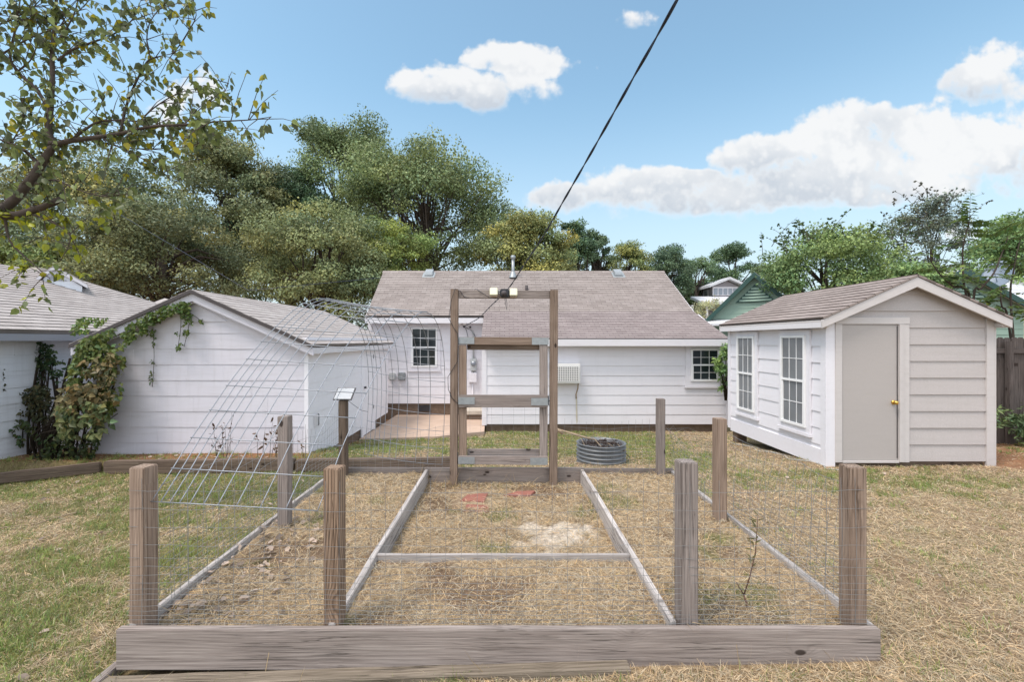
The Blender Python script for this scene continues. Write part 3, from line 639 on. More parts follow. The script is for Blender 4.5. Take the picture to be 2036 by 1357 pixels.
lap('roof', M['shingle_shed'], sh, (smid-hw,RY1,zE), (0,-1,0), (1,0,sg), lambda v: (0, RY1-RY0), 0, rl+.01, .14, .013, None, .02, 25, (), .004)
lap('roof', M['shingle_shed'], sh, (smid+hw,RY0,zE), (0,1,0), (-1,0,sg), lambda v: (0, RY1-RY0), 0, rl+.01, .14, .013, None, .02, 26, (), .004)
for s in (1,-1):
    e = smid+s*hw
    for ya in (RY0+.012, RY1-.045):
        m = MB(); p = [V(smid,ya,spk2-.03),V(smid,ya,spk2-.175),V(e,ya,zE-.15),V(e,ya,zE-.03)]
        m.prism(p if s < 0 else p[::-1], (0,.032,0)); m.build('rake_board', M['trim'], sh)
    m = MB(); p = [V(smid,RY0+.05,spk2-.04),V(smid,RY0+.05,spk2-.06),V(e,RY0+.05,zE-.06),V(e,RY0+.05,zE-.04)]; m.prism(p if s < 0 else p[::-1], (0,RY1-RY0-.1,0)); m.build('roof_deck', M['trim'], sh)
    m = MB(); m.box(min(e,e-s*.03),max(e,e-s*.03),RY0+.05,RY1-.05,zE-.145,zE-.062); m.build('fascia', M['white'], sh)
    m = MB(); xa = SL if s < 0 else SR; m.box(min(xa-s*.0,e-s*.032)+.0,max(xa,e-s*.032),RY0+.046,SY-.03,zE-.135,zE-.075); m.build('eave_block', M['trim'], sh)
# trim boards
m = MB(); m.box(SL-.028,SL+.0,SY-.035,SY+.085,sz0-.14,zE-.02); m.box(SL+.002,SL+.115,SY-.033,SY-.0,sz0-.14,zE+.03); m.build('corner_board', M['siding_side_lit'], sh)
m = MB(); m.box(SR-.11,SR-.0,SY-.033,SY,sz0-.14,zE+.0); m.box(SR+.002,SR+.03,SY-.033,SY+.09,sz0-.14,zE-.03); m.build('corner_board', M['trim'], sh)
m = MB(); m.box(SL-.028,SL,SB-.09,SB+.02,sz0-.05,zE-.03); m.build('corner_board', M['siding_side_lit'], sh)
m = MB(); m.box(SL-.027,SL-.0,SY+.09,SB-.1,sz0-.095,sz0+.16); m.build('skirt_board', M['siding_side_lit'], sh)
m = MB(); m.box(SL+.1,SR-.12,SY+.02,SY+.06,sz0-.13,sz0-.002); m.box(SL+.02,SL+.06,SY+.1,SB-.1,sz0-.12,sz0-.06); m.build('floor_joist', M['dark'], sh)
# door
dx0, dx1, dz0, dz1 = PX(1672,SY), PX(1781,SY), PZ(915,SY), PZ(647,SY)
m = MB(); m.box(dx0-.115,dx0-.012,SY-.045,SY,dz0-.03,dz1+.012); m.box(dx1+.012,dx1+.175,SY-.040,SY,dz0-.03,dz1+.012); m.box(dx0-.115,dx1+.175,SY-.046,SY,dz1+.014,dz1+.115)
dfr = m.build('door_frame', M['trim'], sh, bevel=.003)
m = MB(); m.box(dx1+.014,dx1+.07,SY-.058,SY-.041,dz0-.02,dz1+.010); m.build('door_stop', M['trim'], sh)
m = MB(); m.box(dx0-.003,dx1+.004,SY-.026,SY-.004,dz0,dz1); dr = m.build('door', M['doorpaint'], sh, bevel=.003)
m = MB(); m.box(dx0-.01,dx1+.01,SY-.05,SY-.004,dz0-.035,dz0-.008); m.build('threshold', M['trim'], sh)
k = V(dx1-.06, SY-.03, PZ(800,SY))
m = MB(); m.tube([k+V(0,.006,0),k-V(0,.012,0)], .034, 18); m.tube([k-V(0,.01,0),k-V(0,.035,0)], .013, 12); m.tube([k-V(0,.032,0),k-V(0,.045,0),k-V(0,.062,0),k-V(0,.072,0)], [.016,.029,.029,.014], 18); m.build('knob', M['brass'], dr)
m = MB(); m.tube([V(dx1-.006,SY-.032,dz0+.03),V(dx1-.006,SY-.032,dz1-.02)], .004, 4); m.build('weather_strip', M['black'], dr)
for ya, yb in ((9.42,8.79),(7.93,7.29)):
    window(sh, (SL-.014,ya,PZ(852,7.26)), (0,-1,0), (-1,0,0), ya-yb, PZ(667,7.26)-PZ(852,7.26), 3, 2, 'glass_shed', .085, 'siding_side_lit', .04)
for x, y in ((SL+.12,SY+.14),(SR-.1,SY+.14),(SL+.12,SB-.2),(SR-.1,SB-.2),(6.1,SY+.2)):
    m = MB(); m.box(x-.1,x+.1,y-.1,y+.1,gz(x,y)-.2,sz0-.125); m.build('footing_block', M['found'], sh, bevel=.01)
# grey cord lying along the foot of the shed
pts = []
for i in range(22):
    y = 9.6-2.85*i/21; x = SL-.06-.10*math.sin(i*.9)*(.3+.03*i) - .05; pts.append(V(x, y, gz(x, y)+.012))
pts += [V(4.95,6.62,gz(4.95,6.62)+.012), V(5.2,6.66,gz(5.2,6.66)+.012)]
tag(MB().tube(pts, .007, 6).build('extension_cord', M['meter'], None, pts[0]), 'thin grey cord lying on the ground along the foot of the shed', 'cord')

# ---------------- neighbour's house on the left ----------------
nb = thing('house', (-10,9,H-2.2), "neighbour's white house with a brown hip roof at the left edge, overgrown by vine", 'house')
NX = -8.0
lap('wall', M['nwall'], nb, (NX,3.0,H-2.10), (0,1,0), (0,0,1), lambda v: (0, 11.0), 0, 2.14, .265, .012, 1.2, .2, 31, (), .006)
lap('wall', M['nwall'], nb, (-14,3.0,H-2.10), (1,0,0), (0,0,1), lambda v: (0, 6.0), 0, 2.14, .265, .012, 1.2, .2, 33)
m = MB(); m.box(-14,NX-.03,3.1,14,H-2.9,H-2.105); m.build('foundation', M['found'], nb)
E0, nsl = -7.66, .45
nr = math.hypot(1, nsl)
lap('roof', M['shingle_gar'], nb, (E0,2.7,H+.165), (0,1,0), (-1,0,nsl), lambda v: (v/nr, 11.7-v/nr*1.0), 0, 3.3*nr, .14, .013, None, .10, 32, (), .004)
m = MB(); zr = H+.165+3.3*nsl
m.prism([V(E0-3.3,6.0,zr),V(E0-3.3,11.1,zr),V(E0-7,11.1,zr-.3),V(E0-7,6.0,zr-.3)], (0,0,-.1)); m.build('roof_top', M['shingle_gar'], nb)
m = MB(); m.prism([V(E0,14.4,H+.165),V(E0-3.3,11.1,zr),V(E0-7,11.1,zr-.3),V(E0-7,14.4,H+.165)][::-1], (0,0,-.1)); m.build('roof_back', M['shingle_gar'], nb)
m = MB(); m.box(E0-.03,E0-.0,2.7,14.3,H-.01,H+.10); m.build('fascia', M['graywood'], nb)
m = MB(); m.box(NX-.0,E0-.035,2.8,14.2,H+.04,H+.06); m.build('soffit', M['graywood'], nb)
m = MB(); m.tube([V(PX(43,9.6),9.6,H+.9),V(PX(43,9.6),9.6,PZ(577,9.6))], .03, 10); m.build('vent_pipe', M['drip'], nb)
# louvred gablet on the ridge
gy = 10.2; gx0, gx1, gp = PX(78,gy), PX(160,gy), PX(108,gy); gzb, gzt = PZ(571,gy), PZ(546,gy)
m = MB(); m.prism([V(gx0,gy,gzb-.1),V(gx0+.02,gy,gzb-.6),V(gx1-.02,gy,gzb-.6),V(gx1,gy,gzb-.1),V(gp,gy,gzt-.03)], (0,1.6,0)); gb = m.build('gablet', M['nwall'], nb, (gp,gy,gzb))
for s_, gx_, nm_, mt_, dp, up in ((1,gx1,'rake_board','white',.05,0),(-1,gx0,'rake_board','white',.05,0),(1,gx1,'roof','shingle_gar',1.2,.035),(-1,gx0,'roof','shingle_gar',1.2,.035)):
    hi = .02+up; lo = .02-.075 if not up else .022
    p_ = [V(gp,gy-.1+up,gzt+hi),V(gp,gy-.1+up,gzt+lo),V(gx_+s_*.12,gy-.1+up,gzb-.07+lo-.02),V(gx_+s_*.12,gy-.1+up,gzb-.07+hi-.02)]
    m = MB(); m.prism(p_ if s_ < 0 else p_[::-1], (0,dp,0)); m.build(nm_, M[mt_], gb)
m = MB()
for i in range(5):
    z = gzb+.0+i*.045; f = (gzt-.12-z)/(gzt-gzb); 
    if f > .1: m.box(gp+(gx0-gp)*f*.75,gp+(gx1-gp)*f*.75,gy-.03,gy-.004,z,z+.022)
m.build('louver', M['graywood'], gb)
gb.rotation_euler.z = math.radians(42); gb.scale = (.78,.78,1); gb.location.z += .15
m = MB(); m.box(PX(75,12.5)-.12,PX(75,12.5)+.12,12.4,12.64,H+1.2,PZ(533,12.5)); m.build('chimney', M['step'], nb)
# rear wing with white eave
m = MB(); m.prism([V(-10.9,12.6,H+.62),V(-9.65,12.6,H+.56),V(-9.65,14.6,H+1.0),V(-10.9,14.6,H+1.35)], (0,0,-.08)); wr = m.build('wing_roof', M['shingle_gar'], nb)
m = MB(); m.box(-10.95,-9.6,12.56,12.595,H+.44,H+.545); m.build('fascia', M['white'], wr)

# ---------------- houses beyond the shed ----------------
gh = thing('house', (PX(1502,17),17,H-2.2), 'green clapboard house with pale roof and louvred gable beyond the shed', 'house')
def gable(parent, Yg, xc, zp, hwid, slope, zlow, mat, trim, roofmat, depth, seed, louver=True):
    z0 = zlow
    def rg(v):
        z = z0+v; h_ = min(hwid, (zp-z)/slope); return (hwid-h_, hwid+h_)
    lap('wall', mat, parent, (xc-hwid,Yg,z0), (1,0,0), (0,0,1), rg, 0, zp-z0-.03, .19, .018, None, .2, seed, (zp-z0-hwid*slope-.001, zp-z0-hwid*slope+.001))
    e = hwid+.28
    for s in (1,-1):
        p = [V(xc,Yg-.3,zp+.10),V(xc,Yg-.3,zp-.10),V(xc+s*e,Yg-.3,zp-e*slope-.10),V(xc+s*e,Yg-.3,zp-e*slope+.10)]
        m = MB(); m.prism(p if s < 0 else p[::-1], (0,.05,0)); m.build('rake_board', trim, parent)
        p = [V(xc,Yg-.25,zp+.11),V(xc+s*e,Yg-.25,zp-e*slope+.11),V(xc+s*e,Yg+depth,zp-e*slope+.11),V(xc,Yg+depth,zp+.11)]
        m = MB(); m.prism(p[::-1] if s < 0 else p, (0,0,-.08)); m.build('roof', roofmat, parent)
    if louver:
        m = MB(); zt = zp-.32; zb = zp-1.0
        m.prism([V(xc-(zt-zb)/slope*1.0,Yg-.06,zb),V(xc+(zt-zb)/slope*1.0,Yg-.06,zb),V(xc,Yg-.06,zt)], (0,.05,0)); lv = m.build('gable_vent', M['darkgreen'], parent)
        m = MB()
        for i in range(5):
            z = zb+.03+i*.11; h_ = (zt-z-.06)/slope*.92
            if h_ > .04: m.hexa([(xc-h_,Yg-.10,z),(xc+h_,Yg-.10,z),(xc+h_,Yg-.062,z+.05),(xc-h_,Yg-.062,z+.05),(xc-h_,Yg-.10,z+.02),(xc+h_,Yg-.10,z+.02),(xc+h_,Yg-.062,z+.08),(xc-h_,Yg-.062,z+.08)])
        m.build('slat', mat, lv)
gable(gh, 17.0, PX(1502,17), PZ(548,17), 2.0, 1.02, H-2.4, M['green'], M['darkgreen'], M['shingle_white'], 8, 41)
m = MB(); m.prism([V(7.3,16.2,H+.62),V(9.0,16.2,H+.62),V(9.0,17.0,H+.80),V(7.3,17.0,H+.80)], (0,0,-.08)); m.build('porch_roof', M['shingle_white'], gh)
gh.rotation_euler.z = math.radians(-36)
g2 = thing('house', (16,15,H-2.2), 'yellow and green house with pale roof behind the right side of the shed', 'house')
gable(g2, 15.0, PX(1902,15), PZ(541,15), 2.2, .55, H-.2, M['green'], M['darkgreen'], M['shingle_white'], 6, 42)
lap('roof', M['shingle_white'], g2, (PX(1930,15)+.6,15.6,PZ(600,15.6)), (1,0,0), (0,1,.5), lambda v: (0, 9.0), 0, 2.2, .16, .014, None, .1, 43)
lap('wall', M['yellow'], g2, (12.0,15.3,H-2.4), (1,0,0), (0,0,1), lambda v: (0, 13), 0, 3.2, .12, .012, None, .2, 44)
m = MB(); m.box(PX(1960,15)+.2,26,15.2,15.26,PZ(622,15),PZ(606,15)); m.build('fascia', M['white'], g2)
m = MB(); m.box(PX(2012,15.2),PX(2016,15.2),15.22,15.29,H-2.4,H+.7); m.build('downspout', M['white'], g2)
ds = thing('satellite_dish', (PX(2003,15.4),15.4,PZ(580,15.4)), 'grey satellite dish standing on the pale roof at the right edge', 'satellite dish')
c = V(PX(1986,15.4),15.4,PZ(548,15.4)); ax = V(-.75,-.35,.42).normalized(); q = ax.to_track_quat('Z','Y').to_matrix()
m = MB(); vs = []; fs = []; nr_, ns_ = 6, 26
for off in (0,-.02):
    for i in range(nr_+1):
        r = i/nr_
        for k in range(ns_): a = 2*math.pi*k/ns_; vs.append(c + q @ V(r*.40*math.cos(a), r*.52*math.sin(a), .10*r*r+off))
B = (nr_+1)*ns_
for i in range(nr_):
    for k in range(ns_):
        k2 = (k+1) % ns_; fs.append((i*ns_+k,i*ns_+k2,(i+1)*ns_+k2,(i+1)*ns_+k)); fs.append((B+i*ns_+k,B+(i+1)*ns_+k,B+(i+1)*ns_+k2,B+i*ns_+k2))
for k in range(ns_): k2 = (k+1) % ns_; fs.append((nr_*ns_+k,nr_*ns_+k2,B+nr_*ns_+k2,B+nr_*ns_+k))
m.add(vs, fs, True).build('reflector', M['dish'], ds)
m = MB(); m.tube([c-ax*.02,c-ax*.12,V(PX(2003,15.4),15.5,PZ(566,15.4)),V(PX(2003,15.4),15.5,PZ(600,15.4))], .03, 8); m.build('mast', M['dish'], ds)
m = MB(); tip = c+ax*.42-V(0,0,.05); m.tube([c-V(0,0,.42),tip], .015, 6); m.tube([tip,tip+ax*.08], .035, 8); m.build('feed_arm', M['dish'], ds)
fh = thing('house', (21,46,H+1), 'small grey house with white window bands on the far hill, beside the green gable', 'house')
Yf = 46.0; xa, xb, xp = PX(1418,Yf), PX(1470,Yf), PX(1446,Yf); zt, zb = PZ(557,Yf), PZ(612,Yf); ze = PZ(570,Yf)
m = MB(); m.prism([V(xa,Yf,zb-3),V(xb,Yf,zb-3),V(xb,Yf,ze),V(xp,Yf,zt-.1),V(xa,Yf,ze)], (0,9,0)); wl = m.build('wall', M['farwall'], fh)
sd_ = MB(); 
for p in ([V(xp,Yf-.6,zt),V(xa-.6,Yf-.6,ze-.15),V(xa-.6,Yf+9.5,ze-.15),V(xp,Yf+9.5,zt)],): sd_.prism(p[::-1], (0,0,.25))
for p in ([V(xp,Yf-.6,zt),V(xb+.5,Yf-.6,ze-.1),V(xb+.5,Yf+9.5,ze-.1),V(xp,Yf+9.5,zt)],): sd_.prism(p, (0,0,.25))
sd_.build('roof', M['shingle_white'], fh)
m = MB(); m.box(xp-1.5,xp+1.05,Yf-.08,Yf-.005,PZ(588,Yf),PZ(571,Yf)); wn = m.build('window', M['white'], fh)
m = MB()
for i in range(5): x = xp-1.4+i*.49; m.box(x,x+.38,Yf-.11,Yf-.085,PZ(586.5,Yf),PZ(574,Yf))
m.build('pane', M['glass_sky'], wn)
m = MB(); m.box(xa-.07,xa-.005,Yf+1,Yf+6,PZ(592,Yf),PZ(574,Yf)); wn = m.build('window', M['white'], fh)
m = MB()
for i in range(5): m.box(xa-.1,xa-.075,Yf+1.15+i*.97,Yf+1.85+i*.97,PZ(590,Yf),PZ(576,Yf))
m.build('pane', M['glass_sky'], wn)
m = MB(); m.prism([V(PX(1372,Yf),Yf-3,PZ(601,Yf-3)),V(PX(1450,Yf),Yf-3,PZ(601,Yf-3)),V(PX(1450,Yf),Yf-.1,PZ(590,Yf-.1)),V(PX(1372,Yf),Yf-.1,PZ(590,Yf-.1))], (0,0,-.25)); m.build('porch_roof', M['shingle_white'], fh)
m = MB()
for px in (1376, 1405, 1432): m.box(PX(px,Yf-2.8)-.1,PX(px,Yf-2.8)+.1,Yf-2.9,Yf-2.7,PZ(601,Yf-3)-3.4,PZ(601,Yf-3)-.25)
m.build('porch_post', M['white'], fh)
m = MB(); m.prism([V(14,38,H-3),V(30,38,H-3),V(34,46,H+2.6),V(34,75,H+3),V(12,75,H+3),V(13,46,H+2.4)], (0,0,-2)); structure(m.build('hill', m_plain('hill_soil', (.10,.11,.05), .95)))

# ---------------- picket fence right of the shed ----------------
pf = thing('picket_fence', (9,9,H-2), 'dark weathered wooden picket fence at the right edge, behind the shed', 'fence')
rp = random.Random(5)
x = 7.55; i = 0
while x < 19.5:
    w_ = .14; y = 9.05 + .02*rp.uniform(-1,1); zt_ = H+.05+rp.uniform(-.015,.015) - .004*(x-9); zb_ = gz(x,y)-.05
    m = MB(); m.prism([V(x,y,zb_),V(x+w_-.012,y,zb_),V(x+w_-.012,y,zt_-.035),V(x+w_-.045,y,zt_),V(x+.035,y,zt_),V(x,y,zt_-.035)], (0,.018,0))
    o = m.build('picket', M['picket'], pf, (x,y,zb_))
    R = Matrix(((0,1,0),(0,0,1),(1,0,0)))      # turn the local X of the board upright so that the grain runs up it
    for v_ in o.data.vertices: v_.co = Vector((v_.co.z, v_.co.x, v_.co.y))
    mw = Matrix(((0,1,0),(0,0,1),(1,0,0))).to_4x4(); mw.translation = V(x,y,zb_); place(o, pf, mw)
    x += w_; i += 1
for z in (H-.22, H-1.75): board('rail', (7.5,9.10,z), (19.4,9.10,z), .04, .09, M['picket'], pf)
board('rail', (7.5,9.02,H-.21), (19.4,9.02,H-.215), .03, .10, M['picket'], pf)
for x in (9.95, 12.3, 14.7, 17.1): board('post', (x,8.97,H-2.3), (x,8.97,H-.02), .09, .09, M['picket'], pf, (0,1,0))
# ---------------- raised garden bed ----------------
bed = thing('raised_bed', (0,4,H-1.75), 'large U-shaped raised garden bed of weathered boards in the foreground', 'raised bed')
fb = board('board', (-2.085,2.462,H-1.665), (2.02,2.462,H-1.662), .042, .218, M['grey'], bed, seed=1, warp=.0015); fb['label'] = 'long front board with knots'
board('board', (-2.03,2.485,H-1.66), (-2.03,5.42,H-1.66), .038, .21, M['pale'], bed, seed=2, warp=.002)
board('board', (2.0,2.485,H-1.66), (2.0,5.42,H-1.66), .038, .21, M['pale'], bed, seed=3, warp=.002)
board('board', (-.945,2.485,H-1.655), (-.925,5.42,H-1.65), .040, .22, M['pale'], bed, seed=4, warp=.002)
board('board', (.925,2.50,H-1.655), (.925,5.42,H-1.65), .040, .22, M['pale'], bed, seed=5, warp=.002)
board('board', (-.94,3.30,H-1.648), (.905,3.30,H-1.648), .036, .19, M['pale'], bed, seed=6, warp=.0015)
board('board', (-.965,5.445,H-1.64), (.95,5.445,H-1.64), .040, .23, M['grey'], bed, seed=7, warp=.0015)
board('board', (-2.05,5.447,H-1.63), (-.968,5.447,H-1.63), .040, .21, M['grey'], bed, seed=8, warp=.0015)
board('board', (.953,5.447,H-1.64), (2.02,5.447,H-1.64), .040, .21, M['grey'], bed, seed=9, warp=.0015)
o = board('base_timber', (-2.12,2.385,H-1.842), (.66,2.412,H-1.768), .09, .10, M['base'], bed, seed=10, warp=.003); o['label'] = 'lower timber sunk into the grass below the front board'
board('base_timber', (-2.145,2.34,H-1.835), (-2.10,2.72,H-1.795), .05, .09, M['grey'], bed, seed=12, warp=.002)

# ---------------- posts ----------------
PG = 'square wooden posts of the garden fence'
def post(x, y, zb, zt, mat, label, rot=0, w=.089, seed=0, top=0):
    o = board('fence_post', (x,y,zb), (x,y,zt), w, w, M[mat], None, (math.cos(rot),-math.sin(rot),0), seed, .005, .0012)
    return tag(o, label, 'post', PG)
post(-2.008, 2.535, H-1.75, H-.700, 'brown', 'brown square fence post at the front left corner of the raised bed', .12, .093, 21)
post(-.945, 2.535, H-1.75, H-.705, 'ring', 'fence post with dark streaked grain on the front board, left of the middle', .06, .091, 22)
post(1.012, 2.535, H-1.75, H-.672, 'grey', 'greyish fence post on the front board, right of the middle', -.04, .096, 23)
post(1.938, 2.535, H-1.75, H-.700, 'brown', 'brown square fence post at the front right corner of the raised bed', .06, .093, 24)
post(-1.88, 3.90, H-1.75, PZ(829,3.86), 'grey', 'grey fence post halfway along the left side of the bed, under the wire arch', 0, .090, 25)
post(-1.885, 5.33, H-1.75, PZ(797,5.3), 'dark', 'dark fence post at the far left corner of the bed carrying the small solar panel', 0, .089, 26)
post(1.90, 4.02, H-1.80, PZ(833,4.0), 'brown', 'brown knotty fence post halfway along the right side of the bed', 0, .092, 27)
post(1.83, 5.34, H-1.75, PZ(794,5.3), 'grey', 'slim grey fence post at the far right corner of the bed, before the fire ring', 0, .087, 28)
# ---------------- gate frame and gate ----------------
gf = thing('gate_frame', (0,5.34,H-1.72), 'tall wooden gate frame of two posts and a top crossbar across the bed', 'gate frame')
board('post', (-.595,5.345,H-1.85), (-.585,5.345,H+.597), .088, .088, M['brown'], gf, (1,0,0), 31)
board('post', (.572,5.345,H-1.85), (.580,5.345,H+.590), .090, .090, M['brown'], gf, (1,0,0), 32)
board('crossbar', (-.541,5.37,H+.545), (.533,5.37,H+.538), .036, .097, M['grey'], gf, seed=33)
gt = thing('garden_gate', (-.54,5.33,H-1.45), 'weathered wooden garden gate with steel corner plates and wire infill, hung in the tall frame', 'gate')
gX = lambda px: PX(px, 5.32); gZ = lambda py: PZ(py, 5.32)
board('stile', ((gX(911.6)+gX(927.5))/2,5.345,gZ(920)), ((gX(911.6)+gX(927.5))/2,5.345,gZ(686.5)), .036, gX(927.5)-gX(911.6), M['brown'], gt, (1,0,0), 34)
board('stile', ((gX(1073)+gX(1089))/2,5.345,gZ(915)), ((gX(1073)+gX(1089))/2,5.345,gZ(686.5)), .036, gX(1089)-gX(1073), M['grey'], gt, (1,0,0), 35)
board('rail', (gX(911),5.345,gZ(678.3)), (gX(1090.5),5.345,gZ(679)), .038, gZ(670.5)-gZ(686), M['brown'], gt, seed=36)
board('rail', (gX(928),5.385,gZ(690)), (gX(1073),5.385,gZ(690.5)), .036, gZ(683)-gZ(696), M['dark'], gt, seed=37)
board('rail', (gX(912),5.312,gZ(798)), (gX(1089),5.312,gZ(798)), .030, gZ(786)-gZ(811), M['grey'], gt, seed=38)
board('rail', (gX(911),5.312,gZ(915)), (gX(1088.5),5.312,gZ(916)), .030, gZ(907)-gZ(924), M['grey'], gt, seed=39)
board('rail', (gX(928),5.385,gZ(903)), (gX(1073),5.385,gZ(903)), .036, gZ(896)-gZ(910), M['grey'], gt, seed=40)
for xa, xb, ya, yb, yy in ((911,943,671,684.5,5.322),(1057.5,1091,672,686,5.322),(911.5,944,790,804,5.294),(1056,1089,791.5,806,5.294),(911.5,944,908.5,922,5.294),(1054,1088.5,910,924,5.294)):
    m = MB(); xx0, xx1, zz0, zz1 = gX(xa), gX(xb), gZ(yb), gZ(ya); m.box(xx0,xx1,yy-.003,yy,zz0,zz1)
    for i in range(7):
        for j in range(3):
            if (i*7+j*5) % 4: m.lathe(V(0,0,0), [(.0,0)], 3) if False else m.box(xx0+(xx1-xx0)*(i+.5)/7-.0028,xx0+(xx1-xx0)*(i+.5)/7+.0028,yy-.0045,yy-.003,zz0+(zz1-zz0)*(j+.5)/3-.0028,zz0+(zz1-zz0)*(j+.5)/3+.0028)
    m.build('corner_plate', M['galv'], gt)
for za, zb in ((670,695),(843,862)) and ((671,694),(900,923)):
    m = MB(); m.box(gX(908.6)-.002,gX(911.2),5.322,5.330,gZ(zb),gZ(za)); m.tube([V(gX(909.8),5.318,gZ(zb)),V(gX(909.8),5.318,gZ(za))], .008, 8); m.build('hinge', M['black'], gt)
m = MB(); m.box(gX(1089.3),gX(1091.2),5.30,5.335,gZ(806),gZ(788)); m.tube([V(gX(1089),5.315,gZ(798)),V(gX(1096),5.315,gZ(798))], .006, 6); m.build('latch', M['black'], gt)
rw = random.Random(3); m = MB()
for i in range(9):
    x = gX(911+i*22); m.tube([V(x+rw.uniform(-.006,.006),5.365+rw.uniform(-.004,.004),gZ(a)) for a in (800,840,880,919)], .0011, 4)
for a in (816,832,848,862,874,884,892,900,908,915): m.tube([V(gX(911),5.365,gZ(a)),V(gX(970),5.365,gZ(a+rw.uniform(-2,2))),V(gX(1030),5.365,gZ(a+rw.uniform(-2,2))),V(gX(1089),5.365,gZ(a))], .0010, 4)
m.build('wire_infill', M['wire'], gt)
# solar flood light clipped on the crossbar
lx = lambda px: PX(px, 5.3); lz = lambda py: PZ(py, 5.3)
fl = thing('flood_light', (lx(1003),5.352,lz(575)), 'black twin-head sensor light with yellowed lamp heads fixed on the gate crossbar', 'light')
m = MB(); m.box(lx(994),lx(1013),5.29,5.35,lz(591),lz(574.5)); m.build('body', M['black'], fl, bevel=.012)
m = MB(); c = V(lx(1002),5.275,lz(584)); m.tube([c+V(0,.02,0),c,c-V(0,.02,0),c-V(0,.032,0)], [.032,.034,.026,.006], 16); m.build('sensor', M['drip'], fl)
for s, xa, xb, ya, yb in ((-1,974,989.5,572.5,589.5),(1,1013.5,1028.5,574,590.5)):
    z0, z1 = lz(yb), lz(ya); x0, x1 = lx(xa), lx(xb)
    m = MB(); m.hexa([(x0,5.245,z0+.01),(x1,5.245,z0+.01),(x1,5.335,z0),(x0,5.335,z0),(x0,5.275,z1),(x1,5.275,z1),(x1,5.325,z1),(x0,5.325,z1)]); hd = m.build('lamp_head', M['lamp'], fl, bevel=.008)
    m = MB(); m.box(x0+.006,x1-.006,5.25,5.33,z0-.008,z0-.001); m.build('shade_rim', M['stick'], hd)
    m = MB(); cx = (x1 if s < 0 else x0)
    for dz in (-.012,.012): m.tube([V(cx-s*-.0,5.315,(z0+z1)/2+dz),V(lx(1003)+s*.03,5.315,(z0+z1)/2+dz)], .006, 6)
    m.build('arm', M['galv'], fl)
# thin cable of the lamp along crossbar and down the left gate post
m = MB()
pts = [V(lx(1006),5.30,lz(592)),V(lx(1008),5.29,lz(604)),V(lx(1007.5),5.29,lz(617)),V(lx(1005),5.29,lz(606)),V(lx(1004),5.30,lz(592))]; m.tube(pts, .003, 5)
pts = [V(lx(990),5.345,lz(593.5)),V(lx(974),5.342,lz(592)),V(lx(962),5.340,lz(585)),V(lx(951),5.345,lz(577)),V(lx(945),5.39,lz(573)),V(lx(938),5.392,lz(580)),V(lx(930),5.35,lz(592)),V(lx(922),5.345,lz(590)),V(lx(914),5.34,lz(578)),V(lx(905),5.292,lz(574.2)),V(lx(897),5.288,lz(600)),V(lx(892.5),5.30,lz(634)),V(lx(903),5.292,lz(654)),V(lx(909.2),5.30,lz(663)),V(lx(911),5.30,lz(676)),V(lx(909.4),5.295,lz(720)),V(lx(890.5),5.296,lz(750)),V(lx(891.5),5.296,lz(775)),V(lx(899),5.292,lz(792)),V(lx(908),5.292,lz(801)),V(lx(911),5.31,lz(803))]; m.tube(pts, .0035, 5)
tag(m.build('lamp_cable', M['black'], None, (lx(900),5.3,lz(600))), 'thin black cable running from the sensor light down the left gate post', 'cable')

# small solar panel on the far left post
zt = PZ(797,5.3); spn = thing('solar_panel', (-1.88,5.33,zt), 'small square solar panel tilted on top of the dark corner post', 'solar panel')
m = MB(); m.tube([V(-1.88,5.33,zt),V(-1.88,5.33,zt+.05)], .022, 10); m.box(-1.915,-1.845,5.30,5.36,zt,zt+.012); m.build('bracket', M['black'], spn)
c = V(PX(686,5.33),5.33,PZ(784,5.33)); hw_ = .108
m = MB(); m.hexa([c+V(-hw_-.012,-.055,-.066),c+V(hw_-.012,-.055,-.066),c+V(hw_+.008,.05,.062),c+V(-hw_+.012,.05,.062),c+V(-hw_-.012,-.067,-.058),c+V(hw_-.012,-.067,-.058),c+V(hw_+.008,.038,.07),c+V(-hw_+.012,.038,.07)]); m.build('frame', M['black'], spn)
m = MB(); k = .90; d = V(0,-.0025,.002); a = [c+V(-hw_-.012,-.067,-.058),c+V(hw_-.012,-.067,-.058),c+V(hw_+.008,.038,.07),c+V(-hw_+.012,.038,.07)]; cc = sum(a, V(0,0,0))/4; a = [cc+(q_-cc)*k+d for q_ in a]; m.add(a, [(0,1,2,3)]); m.build('cell', M['solar'], spn)
m = MB(); m.tube([V(-1.87,5.36,zt+.02),V(-1.80,5.38,zt-.05),V(-1.70,5.40,zt-.13),V(-1.62,5.41,zt-.15)], .0025, 5); m.build('lead', M['black'], spn)

